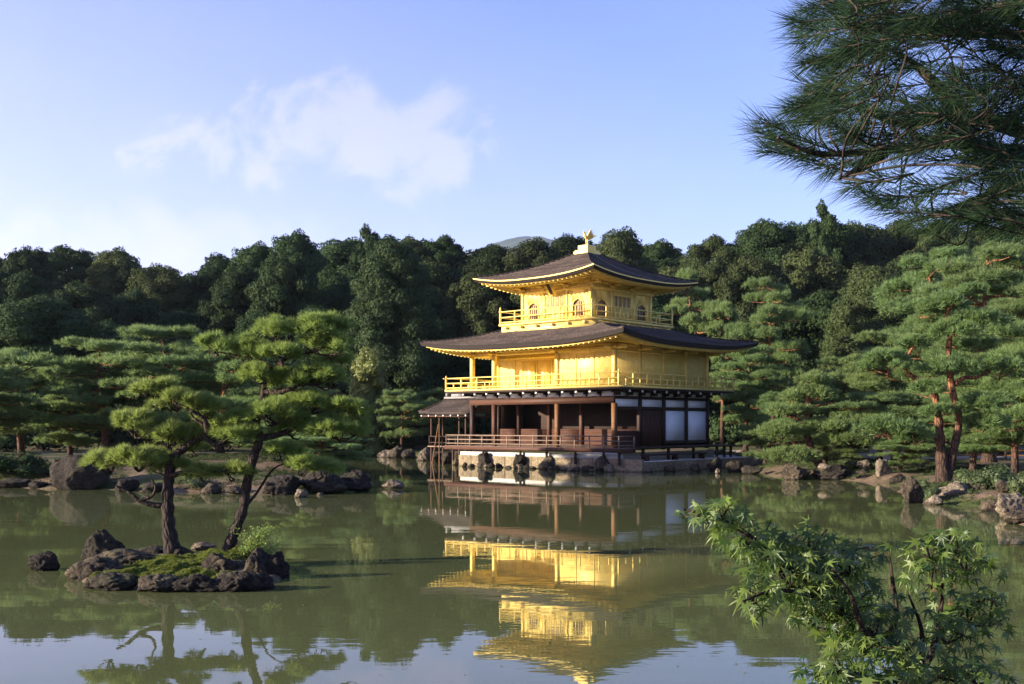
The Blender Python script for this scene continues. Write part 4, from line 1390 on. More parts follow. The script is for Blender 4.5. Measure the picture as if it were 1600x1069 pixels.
def pads_tree(base, label, name, trunk_px, rads, branches, pads, Y, mat, per, nk, nl, nw, r, barkm, group=None, cl=26, dep=.75, cs=1.0):
    """pine drawn from its own trunk line, branches and cushions, all at their real distance"""
    o = empty(name, base, label, "tree", group)
    b0 = np.array(base)

    def q(p):
        yy_ = Y + (p[2] if len(p) > 2 else 0)
        return P(p[0], p[1], yy_) - b0
    tp = smooth_path([q(p) for p in trunk_px], 6)
    rr_ = np.interp(np.linspace(0, 1, len(tp)), np.linspace(0, 1, len(rads)), rads)
    wob = 1 + .10 * np.sin(np.arange(len(tp)) * 1.9) + .05 * np.sin(np.arange(len(tp)) * 4.1)
    m = MB().tube(tp, rr_ * wob, 14)
    m.build("trunk", M[barkm], o, smooth=True)
    for br in branches:
        bp = smooth_path([q(p) for p in br[1:]], 6)
        MB().tube(bp, np.linspace(br[0], br[0] * .35, len(bp)), 8).build("branch", M[barkm], o, smooth=True)
    C, A = [], []
    for pd in pads:
        tw = MB()
        x0, x1, y0, y1 = pd[:4]
        dy = pd[4] if len(pd) > 4 else 0
        yy_ = Y + dy
        c = P((x0 + x1) / 2, (y0 + y1) / 2 + (y1 - y0) * .12, yy_) - b0
        rx = (x1 - x0) / 2 / F * yy_ * .88; rz = (y1 - y0) / 2 / F * yy_
        ry = max(rx * dep, .25)
        ncl = max(5, int(cl * rx * ry / .35 * (.8 + rz)))
        cc, aa = pad_cloud(c, rx, ry, rz * .95, ncl, per, r, cs=cs)
        C.append(cc); A.append(aa)
        for _ in range(max(3, ncl // 4)):
            e = cc[r.integers(len(cc))] - np.array((0, 0, .06))
            mid = (c + e) / 2 + np.array((0, 0, -.10)) + r.normal(0, .04, 3)
            tw.tube(smooth_path([c + np.array((0, 0, -rz * .55)), mid, e], 4), np.linspace(.018, .005, 9), 5, cap=False)
        tw.build("twigs", M[barkm], o)
    C = np.concatenate(C); A = np.concatenate(A)
    obj("crown", mesh_np("crown", [tufts(C, A, nk, nl, nw, .8, r)], M[mat]), o)
    return o


r1 = np.random.default_rng(31)
pads_tree(tuple(P(270, 862, 18.0)), "lower island pine with upright trunk and a branch dipping left over the water", "island_pine",
          [(270, 862), (264, 826), (262, 785), (264, 745, .05), (272, 715, .1), (296, 694, .15), (318, 680, .1), (324, 668, 0), (316, 652, -.05), (296, 640, -.1), (272, 628, -.1), (255, 605, -.1)],
          [.145, .112, .098, .09, .082, .06, .05, .045, .035, .03, .025, .018],
          [(.055, (263, 790), (240, 789, -.05), (217, 782, -.1), (200, 768, -.1), (182, 760, -.15)),
           (.035, (217, 782, -.1), (236, 776, -.1), (243, 762, -.1), (236, 748, -.1)),
           (.04, (318, 680, .1), (335, 694, 0), (350, 690, 0), (362, 680, 0)),
           (.03, (324, 668, 0), (305, 655, 0), (298, 645, 0)),
           (.05, (264, 745), (290, 738, -.1), (330, 738, -.1), (370, 732, -.1))],
          [(132, 215, 698, 745), (170, 262, 690, 742, -.2), (225, 300, 700, 752, .1), (290, 345, 722, 756, 0), (330, 402, 724, 752, .1),
           (172, 250, 632, 690, .1), (225, 300, 655, 705, .15), (260, 330, 662, 700, .3), (208, 275, 585, 625, 0), (235, 318, 600, 648, -.1), (290, 350, 612, 655, .1), (322, 385, 645, 690, .2), (280, 330, 690, 712, .4), (300, 340, 640, 668, .5)],
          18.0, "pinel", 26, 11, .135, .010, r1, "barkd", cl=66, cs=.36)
pads_tree(tuple(P(355, 866, 18.2)), "taller island pine with a dark trunk leaning right and a flat bright crown", "island_pine",
          [(355, 866), (364, 838), (380, 795), (386, 755), (396, 715), (406, 684), (402, 660, .05), (410, 625, .1), (414, 598, .1), (428, 575, .1), (446, 560, .1), (452, 545, .1), (458, 525, .1)],
          [.12, .092, .082, .08, .076, .072, .05, .046, .042, .038, .033, .026, .018],
          [(.065, (406, 685), (432, 680, .1), (455, 670, .1), (480, 648, .1), (510, 622, .1), (535, 615, .1)),
           (.04, (412, 612, .1), (436, 614, 0), (462, 605, 0), (480, 594, 0)),
           (.035, (428, 575, .1), (400, 560, .1), (372, 555, .1), (340, 550, .1)),
           (.03, (446, 560, .1), (480, 552, .1), (515, 540, .1)),
           (.03, (380, 795), (400, 772, .1), (425, 735, .1), (450, 722, .1)),
           (.03, (400, 665), (380, 672, .1), (355, 670, .1))],
          [(398, 470, 492, 540), (440, 552, 486, 536, .1), (470, 550, 515, 560, -.1), (310, 372, 518, 560, 0), (345, 430, 520, 572, .15), (400, 470, 535, 570, -.15),
           (375, 452, 566, 602, 0), (440, 545, 568, 606, .15), (400, 500, 580, 610, .3),
           (340, 410, 632, 685, .1), (385, 478, 620, 668, -.1), (345, 400, 650, 705, -.2), (425, 490, 640, 690, .2),
           (455, 525, 605, 652, .1), (500, 572, 618, 662, 0), (470, 582, 650, 690, .1), (520, 578, 640, 680, .4),
           (408, 470, 688, 722, .1), (430, 500, 705, 745, 0), (470, 540, 715, 748, .2), (430, 520, 610, 645, .5), (490, 555, 545, 580, .5)],
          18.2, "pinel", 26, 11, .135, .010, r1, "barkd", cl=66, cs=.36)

# forked red pine on the right shore and the leaning pine by the boulders
r2 = np.random.default_rng(41)
xb, yb = (1480 - 800) / F * 36.5, 36.5
pads_tree((xb, yb, gh(xb, yb)), "forked red pine with two tall rusty trunks on the right shore", "red_pine",
          [(1474, 752), (1470, 700), (1466, 650), (1460, 615), (1452, 597), (1432, 592), (1418, 580), (1420, 555), (1428, 540)],
          [.26, .155, .125, .112, .10, .09, .075, .055, .04],
          [(.145, (1482, 748), (1490, 705), (1498, 655), (1488, 610), (1482, 560), (1484, 520), (1480, 490), (1496, 470), (1499, 464)),
           (.13, (1468, 682), (1440, 684, -.1), (1415, 680, -.2), (1392, 679, -.3), (1365, 684, -.3)),
           (.10, (1492, 600), (1508, 590), (1525, 590), (1548, 580)), (.07, (1418, 580), (1402, 560), (1390, 552), (1378, 560))],
          [(1345, 1430, 545, 590, -.3), (1400, 1470, 515, 560), (1440, 1520, 452, 492), (1400, 1480, 470, 500, .6), (1490, 1575, 480, 520), (1520, 1600, 550, 600), (1500, 1590, 612, 655, -.5),
           (1340, 1440, 648, 690, -.6), (1400, 1460, 665, 700, -.8), (1425, 1480, 590, 625, -.6), (1505, 1560, 520, 552, .4), (1490, 1540, 440, 470, .5), (1440, 1525, 560, 590, -.5), (1455, 1530, 502, 530, -.5), (1440, 1500, 632, 655, -.5), (1500, 1570, 640, 680, -.3)],
          36.5, "pine", 40, 7, .20, .026, r2, "barkr", "layered red pines on the right shore", cl=12, dep=.8)
xb, yb = (1285 - 800) / F * 48.0, 48.0
pads_tree((xb, yb, gh(xb, yb)), "pine leaning left over the rounded boulders right of the pavilion", "leaning_pine",
          [(1288, 738), (1274, 715), (1264, 690), (1260, 668), (1262, 645), (1262, 625), (1268, 600)],
          [.22, .17, .15, .14, .12, .09, .05],
          [(.08, (1260, 665), (1245, 655), (1228, 650)), (.07, (1262, 640), (1285, 632), (1305, 630)), (.06, (1263, 690), (1230, 692), (1200, 695))],
          [(1195, 1270, 630, 655), (1180, 1265, 660, 690, -.4), (1225, 1310, 600, 632), (1255, 1340, 648, 685, -.5), (1280, 1400, 665, 705, -.3), (1190, 1280, 700, 728, -.6), (1240, 1300, 580, 606, .2), (1320, 1420, 640, 680, 0)],
          48.0, "pine", 40, 6, .22, .032, r2, "barkr", "layered red pines on the right shore", cl=10, dep=.8)

# ------------------------------------------------------------------ broadleaf wood on the hill
def crown_parts(lobes, per, leaf, r, core=.74, up=.25, jit=.55, asp=.62):
    C, N, parts = [], [], []
    for (c, rd) in lobes:
        rd = np.array(rd)
        n = int(per * (rd[0] * rd[1]) ** .9)
        d = sphere_pts(n, r)
        d = d[(d[:, 2] > -.55) | (r.uniform(size=n) < .35)]
        nz = 1 + .13 * np.sin(d[:, 0] * 5 + c[0]) * np.sin(d[:, 1] * 5 + c[1]) + .10 * np.sin(d[:, 2] * 9 + c[2] * 3)
        C.append(np.array(c) + d * rd * (r.uniform(.82, 1.06, len(d)) * nz)[:, None])
        N.append(d + np.array((0, 0, up)))
        if core: parts.append((ICO2[0] * rd * core + np.array(c), ICO2[1]))
    C = np.concatenate(C); N = np.concatenate(N)
    return parts + [leaves(C, N, leaf, r, jit, asp)]


def broad_tree(seed, h, rad_, nl, lobe, leaf, per, conic=0.0, base=.25, droop=0.0):
    r = np.random.default_rng(seed)
    lobes = []
    for i in range(nl):
        q = (i + .5) / nl
        a_ = i * 2.39996 + r.uniform(-.4, .4)
        zz = base + (1 - base) * q
        if conic: prof = (1 - q) ** .75 * conic + (1 - conic) * math.sqrt(max(0, 1 - (2 * q - 1) ** 2))
        else: prof = math.sqrt(max(0, 1 - (1.9 * q - .9) ** 2)) if q > .47 else .55 + .95 * q
        rr_ = rad_ * prof * r.uniform(.55, .95)
        l_ = lobe * r.uniform(.7, 1.25)
        lobes.append(((math.cos(a_) * rr_, math.sin(a_) * rr_, zz * h - l_ * .7 - droop * rr_), (l_ * 1.1, l_ * 1.1, l_ * .85)))
    lobes.append(((0, 0, h * (base + (1 - base) * .45)), (rad_ * .5, rad_ * .5, h * (1 - base) * .38)))
    cp = crown_parts(lobes, per, leaf, r)
    t = MB().tube(smooth_path([(0, 0, -.6), (r.uniform(-.2, .2), r.uniform(-.2, .2), h * .3), (r.uniform(-.4, .4), r.uniform(-.4, .4), h * .75)], 5), np.linspace(.30, .08, 11), 8)
    for i in range(6):
        l0 = lobes[r.integers(len(lobes))][0]
        t.tube(smooth_path([(0, 0, h * .3 + i * .3), tuple((np.array(l0) * (.5, .5, 1) + np.array((0, 0, h * .3))) / (1, 1, 2)), l0], 4), np.linspace(.13, .03, 9), 6, cap=False)
    return (h, mesh_np("trunk", t.parts, M["bark"], True), cp)


def kindof(k, mat):
    return (k[0], k[1], mesh_np("crown", k[2], M[mat]))


WD = [broad_tree(60 + i, 13, (4.0, 4.6, 3.6, 4.3)[i], (34, 40, 30, 44)[i], (1.35, 1.2, 1.5, 1.05)[i], .115, 900) for i in range(4)]
CN = [broad_tree(70 + i, 15, (3.2, 2.6)[i], (46, 40)[i], (1.0, .85)[i], .11, 900, conic=.8, base=.12, droop=.15) for i in range(2)]
FT = broad_tree(80, 16, 4.6, 84, 1.25, .105, 900, conic=.25, base=.10, droop=.12)
YL = broad_tree(90, 8, 1.9, 34, .62, .10, 620, conic=.35, base=.15)
K_dark = [kindof(k, "broad") for k in WD]
K_olive = [kindof(k, "olive") for k in WD]
K_con = [kindof(k, "broad") for k in CN]
K_feath = kindof(FT, "feather")
K_yel = kindof(YL, "yellow")
K_oliv_f = kindof(FT, "olive")
K_thin = kindof(broad_tree(97, 13, 2.6, 22, .72, .12, 900, base=.2), "broad")

SKY = [(-160, 392), (0, 388), (60, 392), (130, 396), (200, 393), (238, 404), (262, 432), (300, 418), (345, 405), (380, 384), (455, 364), (500, 372), (540, 384), (575, 366), (610, 382), (650, 374),
       (700, 377), (740, 388), (770, 384), (830, 372), (880, 363), (930, 358), (985, 366), (1040, 372), (1090, 370), (1150, 374), (1190, 352), (1230, 350), (1290, 343), (1340, 352), (1400, 345), (1480, 340), (1560, 345), (1760, 350)]
skx, sky_y = zip(*SKY)
ORD = ["first", "second", "third", "fourth", "fifth", "sixth", "seventh", "eighth", "ninth", "tenth", "eleventh", "twelfth", "thirteenth", "fourteenth", "fifteenth", "sixteenth", "seventeenth", "eighteenth", "nineteenth", "twentieth"]


def wood_tree(kd, px, ytop, Y, wpx, nat, label, group, name="broadleaf_tree"):
    x = (px - 800) / F * Y
    z = gh(x, Y) - .3
    top = H - (ytop - HZ) / F * Y
    return tree(kd, name, x, Y, z, wpx * Y / F / 2 / nat, label, group, sz=(top - z) / (kd[0] * .965))


def rank(rank_name, step, y0, y1, lift, wpx, kinds, grp, seed):
    r = random.Random(seed)
    pts = []
    px = -100
    while px < 1700:
        pts.append(px + r.uniform(-8, 8)); px += step * r.uniform(.8, 1.2)
    lo = sorted([p for p in pts if p < 916], reverse=True)
    hi = sorted([p for p in pts if p >= 916])
    for lst, sd_ in ((lo, "left"), (hi, "right")):
        for i, p in enumerate(lst):
            Y = r.uniform(y0, y1)
            kd, nat, look = r.choice(kinds(p))
            top = np.interp(p, skx, sky_y) + lift + r.uniform(-5, 10) * (1 if lift < 5 else 2.4)
            wood_tree(kd, p, top, Y, wpx * r.uniform(.85, 1.25), nat, f"{look} {rank_name}, {ORD[min(i, 19)]} {sd_} of the golden phoenix", grp)


def kinds_c(p):
    d = [(K_dark[i], 4.2, "dark round crowned tree") for i in range(4)]
    o = [(K_olive[i], 4.2, "olive green round crowned tree") for i in range(4)]
    c = [(k, 3.0, "dark pointed conifer") for k in K_con]
    if p < 330: return d + o[:1]
    if p < 640: return d + c
    return d + o + o[:2]


rank("on the wood's skyline", 62, 128, 150, 2, 112, kinds_c, "trees on the skyline of the wood", 5)
rank("halfway up the wood", 74, 108, 120, 48, 118, kinds_c, "trees in the middle of the wood", 6)
rank("along the wood's foot", 84, 93, 101, 120, 130, lambda p: [(K_dark[i], 4.2, "dark round crowned tree") for i in range(4)] + [(K_con[0], 3.0, "dark pointed conifer")], "trees along the foot of the wood", 8)

wood_tree(K_feath, 612, 388, 90, 150, 4.4, "big feathery green conifer, the largest tree left of the pavilion", None, "feathery_conifer")
wood_tree(K_thin, 578, 358, 130, 56, 2.8, "narrow loose crowned tree sticking up over the skyline left of the pavilion", None)
wood_tree(K_thin, 1290, 322, 130, 52, 2.8, "narrow tree poking above the skyline on the right", None)
wood_tree(K_yel, 575, 548, 82, 78, 1.9, "slender yellow green tree between the island pines and the fishing porch", None, "yellow_green_tree")
wood_tree(K_oliv_f, 1372, 428, 84, 150, 4.3, "olive feathery tree lit by the sun right of the conical pine", None, "feathery_tree")
wood_tree(K_olive[1], 1330, 470, 88, 100, 4.6, "rounded olive tree at the left flank of the sunlit olive feathery tree", None)
wood_tree(K_dark[0], 60, 470, 78, 190, 4.0, "broad dark tree behind the left shore pines, near the left edge", None)
wood_tree(K_dark[1], 430, 560, 90, 150, 4.6, "low dark tree behind the crown of the taller island pine", None)

# undergrowth along the foot of the wood
r3 = np.random.default_rng(51)
SH = []
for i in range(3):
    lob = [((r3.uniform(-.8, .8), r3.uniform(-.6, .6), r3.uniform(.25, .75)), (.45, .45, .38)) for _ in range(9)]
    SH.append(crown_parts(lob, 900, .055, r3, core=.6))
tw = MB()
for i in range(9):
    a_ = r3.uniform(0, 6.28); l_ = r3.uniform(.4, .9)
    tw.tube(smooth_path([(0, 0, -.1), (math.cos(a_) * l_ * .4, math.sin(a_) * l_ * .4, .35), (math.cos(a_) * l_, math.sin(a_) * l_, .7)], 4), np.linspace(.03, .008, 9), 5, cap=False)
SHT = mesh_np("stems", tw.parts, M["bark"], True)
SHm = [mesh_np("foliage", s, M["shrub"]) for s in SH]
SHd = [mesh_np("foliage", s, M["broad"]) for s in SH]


def shrub(px, py, wd, ht, Y, label, group=None, dark=False, i=0):
    x = (px - 800) / F * Y
    o = empty("shrub", (x, Y, gh(x, Y) - .04), label, "shrub", group, rz=random.uniform(0, 6.28))
    obj("stems", SHT, o); obj("foliage", (SHd if dark else SHm)[i % 3], o)
    s = wd * Y / F / 2 / 1.15
    o.scale = (s, s, ht * Y / F / 1.05)
    return o


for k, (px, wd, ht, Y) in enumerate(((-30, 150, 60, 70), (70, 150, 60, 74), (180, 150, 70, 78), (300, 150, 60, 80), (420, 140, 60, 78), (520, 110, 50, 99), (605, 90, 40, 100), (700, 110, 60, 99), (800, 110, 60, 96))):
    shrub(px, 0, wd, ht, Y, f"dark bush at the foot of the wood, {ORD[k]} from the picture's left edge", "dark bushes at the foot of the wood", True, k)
for k, (px, wd, ht, Y) in enumerate(((1130, 110, 60, 92), (1220, 130, 60, 84), (1320, 140, 70, 76), (1420, 140, 70, 74), (1520, 150, 80, 78), (1620, 150, 80, 72))):
    shrub(px, 0, wd, ht, Y, f"dark bush under the trees right of the pavilion, {ORD[k]} from the terrace", "dark bushes right of the pavilion", True, k)
shrub(1130, 0, 56, 16, 66, "clipped low hedge bush behind the end of the side deck", i=0)
shrub(1180, 0, 70, 18, 63, "low bush behind the low skirted pine right of the terrace", i=1)
shrub(1550, 0, 92, 46, 33.5, "large pale green shrub at the right edge behind the sandy bank", i=1)
shrub(1508, 0, 56, 34, 34.5, "rounded shrub right of the forked pine's trunk", i=2)
shrub(1600, 0, 70, 44, 31, "pale green shrub cut by the right edge", i=0)
shrub(1452, 0, 38, 26, 33.5, "small bush over the water left of the forked pine's foot", i=0)
shrub(1432, 0, 48, 30, 36.5, "broad leaved bush behind the block shaped standing rock", i=1)
shrub(1330, 0, 60, 16, 49, "low bush on the bank behind the long low boulder", i=2)
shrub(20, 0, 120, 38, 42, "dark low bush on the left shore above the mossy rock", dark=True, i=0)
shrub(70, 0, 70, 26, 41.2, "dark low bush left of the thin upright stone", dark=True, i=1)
shrub(305, 0, 60, 18, 38, "green creeping bush on the left shore between the trunks", i=2)

# lacy bush behind the leaning trunk
x, y, _z = isl_t(395, 864)
o = empty("lacy_bush", (x, y, island_z(x, y)), "lacy bright green bush behind the leaning island trunk", "shrub")
r4 = np.random.default_rng(61)
C, m = [], MB()
for i in range(46):
    a_ = r4.uniform(-2.6, .9); l_ = r4.uniform(.12, .46); h_ = r4.uniform(.2, .82)
    bp = smooth_path([(0, 0, 0), (math.cos(a_) * l_ * .3, math.sin(a_) * l_ * .3, h_ * .6), (math.cos(a_) * l_, math.sin(a_) * l_, h_)], 6)
    m.tube(bp, np.linspace(.008, .002, len(bp)), 5, cap=False)
    C.append(bp[6:][r4.integers(0, len(bp) - 6, 90)] + r4.normal(0, .045, (90, 3)))
m.build("stems", M["bark"], o)
C = np.concatenate(C)
obj("foliage", mesh_np("foliage", [leaves(C, np.tile((0, 0, 1.0), (len(C), 1)), .019, r4, .7)], M["pinel"]), o)

# short grass and ground cover on the banks
gp = np.concatenate([np.column_stack([rng.uniform(5, 22, 60000), rng.uniform(24, 62, 60000)]), np.column_stack([rng.uniform(-26, -4, 50000), rng.uniform(37, 60, 50000)])])
gs_ = sdist(gp)
patch = np.array([noise.noise(Vector((x_ * .35, y_ * .35, 3.0))) + .6 * noise.noise(Vector((x_ * 1.3, y_ * 1.3, 8.0))) for x_, y_ in gp])
gp = gp[(gs_ > .35) & (patch > -.05) & (gs_ < 12)]
gc = np.column_stack([gp, ground_h(gp[:, 0], gp[:, 1]) - .01])
tag(obj("grass", mesh_np("grass", [tufts(gc, np.tile((0, 0, 1.0), (len(gc), 1)), 4, .12, .022, 1.0)], M["olive"])), kind="stuff")

fl = np.column_stack([rng.uniform(-9, 9, 420), rng.uniform(9.5, 46, 420)])
fl = fl[sdist(fl) < -.5]
fl = np.column_stack([fl, np.full(len(fl), .006)])
tag(obj("floating_leaves", mesh_np("floating_leaves", [leaves(fl, np.tile((0, 0, 1.0), (len(fl), 1)), .022, rng, .05)], M["yellow"])), kind="stuff")

# paths, steps and fence in the garden on the right
def strip(name, pts, wd, mat, zoff=.02):
    """path laid on the ground"""
    p = smooth_path([(*q, 0) for q in pts], 8)[:, :2]
    d = unit(np.gradient(p, axis=0)); n = np.stack([-d[:, 1], d[:, 0]], 1)
    V = []
    for k in np.linspace(-.5, .5, 5):
        e = p + n * wd * k
        V.append(np.column_stack([e, ground_h(e[:, 0], e[:, 1]) + zoff + .10 * (1 - (2 * abs(k)) ** 4)]))
    V = np.stack(V, 1); nn = len(p)
    i_ = np.arange(nn * 5).reshape(nn, 5)
    f = np.stack([i_[:-1, :-1], i_[:-1, 1:], i_[1:, 1:], i_[1:, :-1]], -1).reshape(-1, 4)
    return tag(obj(name, mesh_np(name, [(V.reshape(-1, 3), f)], mat, True)), kind="structure")


strip("path", [(14, 74), (21, 66), (27, 62), (36, 58), (48, 50)], 5.0, M["sand"])
m = MB()
fx = [(20.5, 58.6), (24.5, 57.4), (28.5, 56.0), (32.5, 54.0)]
fo = empty("path_fence", (*fx[0], gh(*fx[0])), "low timber fence along the sandy path at the far right", "fence")
z0 = gh(*fx[0])
for z in (.35, .62):
    for a_, b_ in zip(fx[:-1], fx[1:]):
        m.tube([(a_[0] - fx[0][0], a_[1] - fx[0][1], z), (b_[0] - fx[0][0], b_[1] - fx[0][1], z)], .045, 6)
m.build("fence_rail", M["pwood"], fo)
for i in range(10):
    t = i / 9 * 3; k = min(2, int(t)); q = np.array(fx[k]) + (np.array(fx[k + 1]) - np.array(fx[k])) * (t - k) - np.array(fx[0])
    MB().tube([(*q, -.2), (*q, .78)], .06, 7).build("fence_post", M["dwood"], fo)
sx_, sy_ = (1398 - 800) / F * 60, 60
so = empty("stone_steps", (sx_, sy_, gh(sx_, sy_)), "flight of grey stone steps behind the straight pine trunk on the right", "steps")
for i in range(6):
    MB().box(-.75, .75, i * .34, i * .34 + .36, -.2, .16 + i * .19).build("step", M["gravel"], so, bevel=.015)

# ------------------------------------------------------------------ maple in the right foreground
r5 = np.random.default_rng(71)
lob_a = np.radians([-128, -88, -45, 0, 45, 88, 128])
lob_l = np.array([.42, .78, .98, 1.08, .98, .78, .42])
outl = []
for i in range(7):
    outl.append((lob_a[i] - .13, lob_l[i] * .52)); outl.append((lob_a[i], lob_l[i])); outl.append((lob_a[i] + .13, lob_l[i] * .52))
    if i < 6: outl.append(((lob_a[i] + lob_a[i + 1]) / 2, .27))
out_xy = np.array([(math.sin(a_) * l_, math.cos(a_) * l_, -.22 * l_ * l_) for a_, l_ in outl])
leaf_v = np.vstack([(0, 0, .03), out_xy, (0, -.1, 0)])
leaf_f = np.array([(0, i + 1, i) for i in range(1, len(out_xy))] + [(0, 1, len(out_xy) + 1), (0, len(out_xy) + 1, len(out_xy))])


def maple_leaves(c, fwd, up, size):
    n = len(c)
    f_ = unit(fwd); u_ = up - (up * f_).sum(1, keepdims=True) * f_; u_ = unit(u_); s_ = np.cross(f_, u_)
    curl = r5.uniform(-.3, 2.6, n)[:, None, None]
    V = c[:, None] + size[:, None, None] * (leaf_v[None, :, 0, None] * s_[:, None] + leaf_v[None, :, 1, None] * f_[:, None] + curl * leaf_v[None, :, 2, None] * u_[:, None])
    k = len(leaf_v)
    Fc = (leaf_f[None] + (np.arange(n) * k)[:, None, None]).reshape(-1, 3)
    return V.reshape(-1, 3), Fc


mb0 = np.array((1.12, 3.15, gh(1.12, 3.15)))
mo = empty("maple_tree", mb0, "young green maple in the right foreground with pointed star shaped leaves", "tree")
q = lambda px, py, Y: P(px, py, Y) - mb0
tr_ = MB().tube(smooth_path([(0, 0, -.1), (.02, .02, .4), q(1420, 1085, 3.15), q(1385, 1010, 3.1)], 6), np.linspace(.034, .016, 19), 9)
tr_.build("trunk", M["barkm"], mo, smooth=True)
mbr = [(.014, (1385, 1010, 3.1), (1320, 960, 3.05), (1270, 915, 3.0), (1215, 875, 2.95), (1160, 830, 2.9), (1110, 806, 2.85), (1068, 796, 2.85)),
       (.010, (1300, 945, 3.03), (1250, 925, 2.9), (1200, 925, 2.8), (1160, 940, 2.75)),
       (.012, (1385, 1010, 3.1), (1400, 960, 3.2), (1395, 910, 3.2), (1390, 870, 3.2)),
       (.012, (1420, 1085, 3.15), (1455, 1020, 3.2), (1470, 950, 3.3), (1475, 880, 3.3), (1485, 835, 3.3)),
       (.010, (1460, 1000, 3.25), (1500, 960, 3.3), (1540, 935, 3.3), (1560, 950, 3.3)),
       (.010, (1385, 1010, 3.1), (1350, 985, 2.9), (1330, 930, 2.85), (1300, 890, 2.8)),
       (.010, (1440, 1050, 3.15), (1440, 985, 3.05), (1420, 930, 3.0)),
       (.010, (1420, 1085, 3.15), (1360, 1060, 2.9), (1310, 1050, 2.8), (1285, 1055, 2.8)),
       (.010, (1420, 1085, 3.15), (1480, 1050, 3.0), (1530, 1040, 2.95))]
for b in mbr:
    bp = smooth_path([q(*p) for p in b[1:]], 6)
    MB().tube(bp, np.linspace(b[0], b[0] * .25, len(bp)), 7).build("branch", M["barkm"], mo, smooth=True)
blobs = [(1085, 802, 24, 14, 2.86, 12), (1128, 800, 40, 26, 2.88, 46), (1165, 835, 50, 34, 2.92, 60), (1205, 858, 46, 30, 2.95, 54), (1265, 850, 42, 34, 3.0, 54), (1235, 900, 60, 40, 2.95, 84), (1178, 925, 44, 36, 2.82, 50),
         (1290, 885, 56, 40, 2.95, 74), (1330, 880, 54, 40, 2.98, 70), (1270, 940, 60, 36, 3.0, 70), (1330, 940, 64, 44, 3.0, 90), (1300, 970, 50, 30, 3.05, 46), (1385, 955, 44, 34, 3.15, 44),
         (1365, 985, 56, 34, 2.95, 56), (1455, 860, 40, 34, 3.3, 50), (1490, 850, 42, 30, 3.3, 50), (1510, 880, 34, 30, 3.3, 40), (1455, 905, 40, 30, 3.3, 40), (1510, 960, 52, 34, 3.3, 60), (1545, 960, 32, 40, 3.3, 40), (1480, 990, 46, 32, 3.2, 50),
         (1410, 1010, 44, 26, 3.0, 44), (1330, 1045, 66, 30, 2.82, 70), (1290, 1060, 42, 24, 2.8, 44), (1400, 1055, 60, 26, 2.9, 60), (1470, 1045, 56, 30, 3.0, 56), (1525, 1055, 46, 28, 2.95, 46), (1350, 1010, 40, 26, 2.9, 30)]
C, Fw, Up = [], [], []
for (px, py, rx, ry, Y, n) in blobs:
    n = int(n * .88)
    c0 = q(px, py, Y)
    tw = MB()
    a_ = r5.uniform(0, 6.28, n); k = np.sqrt(r5.uniform(0, 1, n))
    off = np.stack([np.cos(a_) * k * rx / F * Y, r5.normal(0, .07, n), np.sin(a_) * k * ry / F * Y], 1)
    C.append(c0 + off)
    fw = np.stack([off[:, 0] * 6 + r5.normal(0, .55, n) - .15, r5.normal(0, .5, n) - .35, r5.uniform(-1.1, -.1, n)], 1)
    Fw.append(fw); Up.append(np.stack([r5.normal(-.15, .35, n), r5.normal(-.35, .4, n), np.ones(n)], 1))
    for _ in range(max(3, n // 9)):
        e = c0 + off[r5.integers(n)]
        tw.tube(smooth_path([c0 + (0, 0, -.5 * ry / F * Y), (c0 + e) / 2 + r5.normal(0, .012, 3), e], 4), np.linspace(.0035, .0012, 9), 5, cap=False)
    tw.build("twigs", M["barkm"], mo)
C = np.concatenate(C); Fw = np.concatenate(Fw); Up = np.concatenate(Up)
obj("crown", mesh_np("crown", [maple_leaves(C, Fw, Up, r5.uniform(.024, .045, len(C)))], M["maple"]), mo)

# ------------------------------------------------------------------ overhanging pine branches, trunk beyond the right edge
r6 = np.random.default_rng(81)
nb0 = np.array((2.9, 4.2, gh(2.9, 4.2)))
no = empty("overhanging_pine", nb0, "black pine whose long needled branches hang in from the upper right", "tree")
q = lambda px, py, Y: P(px, py, Y) - nb0
MB().tube(smooth_path([(0, 0, -.2), (.05, .05, 1.2), (-.03, 0, 2.4), (.05, .1, 3.8), (0, 0, 5.2)], 8), np.linspace(.22, .10, 33), 14).build("trunk", M["barkd"], no, smooth=True)
mains = [(.035, (2350, 120, 4.2), (1900, 110, 3.9), (1640, 60, 3.6), (1440, 50, 3.4), (1330, 40, 3.3), (1285, 5, 3.25)),
         (.045, (2350, 330, 4.2), (1900, 300, 3.9), (1640, 220, 3.6), (1500, 180, 3.4), (1420, 195, 3.3), (1330, 165, 3.2), (1255, 140, 3.15)),
         (.04, (2350, 420, 4.2), (1900, 380, 3.8), (1640, 260, 3.3), (1500, 225, 3.1), (1380, 235, 3.0), (1280, 240, 2.95), (1215, 215, 2.9)),
         (.03, (1640, 260, 3.3), (1560, 300, 3.15), (1480, 330, 3.0), (1430, 345, 3.0)),
         (.03, (1500, 180, 3.4), (1440, 110, 3.4), (1380, 70, 3.35)),
         (.025, (1640, 60, 3.6), (1560, 20, 3.5), (1480, -20, 3.4)),
         (.025, (1380, 235, 3.0), (1340, 265, 2.95), (1310, 280, 2.9))]
allp = []
for b in mains:
    bp = smooth_path([q(*p) for p in b[1:]], 8)
    MB().tube(bp, b[0] * .8 * (1 - np.linspace(0, 1, len(bp))) ** 1.25 + .0035, 8).build("branch", M["bark"], no, smooth=True)
    allp.append(bp)
allp = np.concatenate(allp)
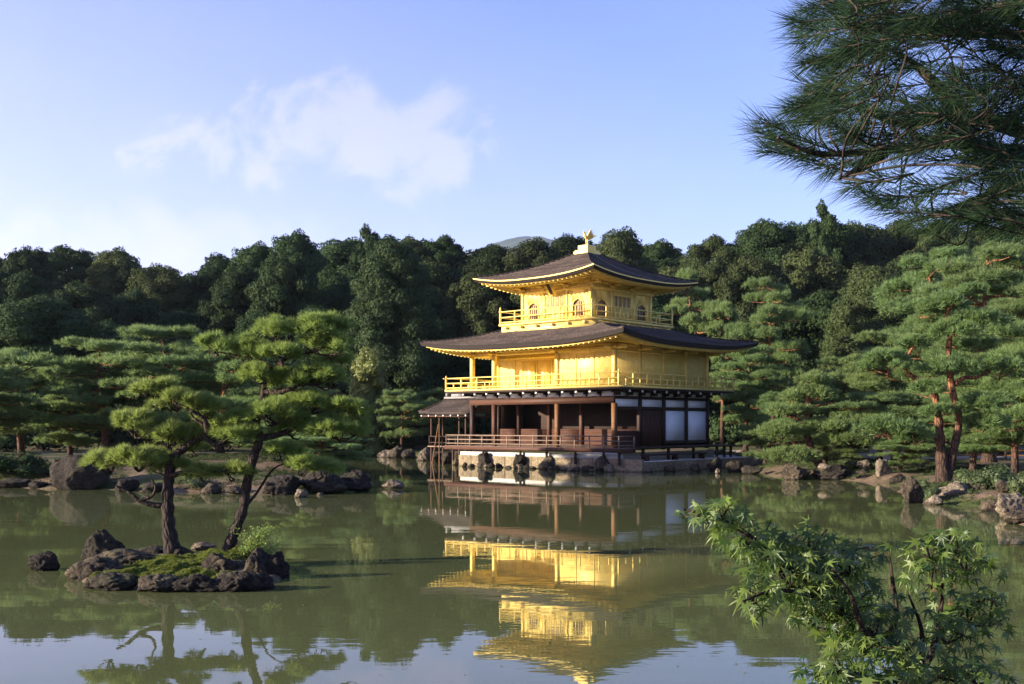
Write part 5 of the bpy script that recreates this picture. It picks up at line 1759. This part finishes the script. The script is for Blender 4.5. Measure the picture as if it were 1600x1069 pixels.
poly = np.array([(1262, -30), (1240, 40), (1250, 90), (1262, 130), (1205, 195), (1205, 228), (1255, 250), (1310, 285), (1360, 315), (1410, 335), (1480, 365), (1540, 372), (1640, 360), (1680, 100), (1660, -60), (1400, -70)], float)


def inpoly(p):
    ins = False
    for i in range(len(poly)):
        a_, b_ = poly[i], poly[(i + 1) % len(poly)]
        if (a_[1] > p[1]) != (b_[1] > p[1]) and p[0] < (b_[0] - a_[0]) * (p[1] - a_[1]) / (b_[1] - a_[1]) + a_[0]: ins = not ins
    return ins


tw = MB()
C, A = [], []
tips_ = [(1205, 200), (1212, 222), (1262, 100), (1252, 130), (1250, 45), (1265, 15), (1290, 265), (1330, 290), (1380, 315), (1240, 170), (1262, 150), (1300, 0), (1450, 335), (1500, 340), (1425, 345), (1460, 350), (1500, 335), (1540, 322), (1345, 300), (1395, 330), (1185, 205), (1195, 235), (1190, 190)]
while len(tips_) < 250:
    p = (r6.uniform(1195, 1680), 350 - 420 * r6.uniform() ** .8)
    if inpoly(p): tips_.append(p)
for (px, py) in tips_:
    Y = 2.95 + .55 * (350 - py) / 400 + r6.normal(0, .22)
    tip = q(px, py, Y)
    near = allp[np.argsort(np.linalg.norm(allp - tip - np.array((.12, 0, 0)), axis=1))[r6.integers(0, 3)]]
    if np.linalg.norm(near - tip) > .55: near = tip + unit(near - tip) * .55
    dirn = unit(np.array((-1.0, r6.normal(0, .4), r6.normal(-.05, .45))))
    b1_ = tip - dirn * .16
    bp = smooth_path([near, (near + b1_) / 2 + r6.normal(0, .02, 3), b1_, tip], 5)
    tw.tube(bp, np.linspace(.0036, .002, len(bp)), 5, cap=False)
    n = 150
    s_ = r6.uniform(0, 1, n) ** .8
    C.append(tip - dirn * (1 - s_[:, None]) * .17)
    pr_ = r6.normal(size=(n, 3)); pr_ -= (pr_ @ dirn)[:, None] * dirn; pr_ = unit(pr_)
    A.append(unit(dirn * (.55 + .75 * s_[:, None]) + pr_ * r6.uniform(.45, .9, (n, 1)) + np.array((0, 0, -.12))))
tw.build("twigs", M["bark"], no)
C = np.concatenate(C); A = np.concatenate(A)
obj("needles", mesh_np("needles", [tufts(C, A, 1, .100, .0021, .0, r6)], M["pinen"]), no)
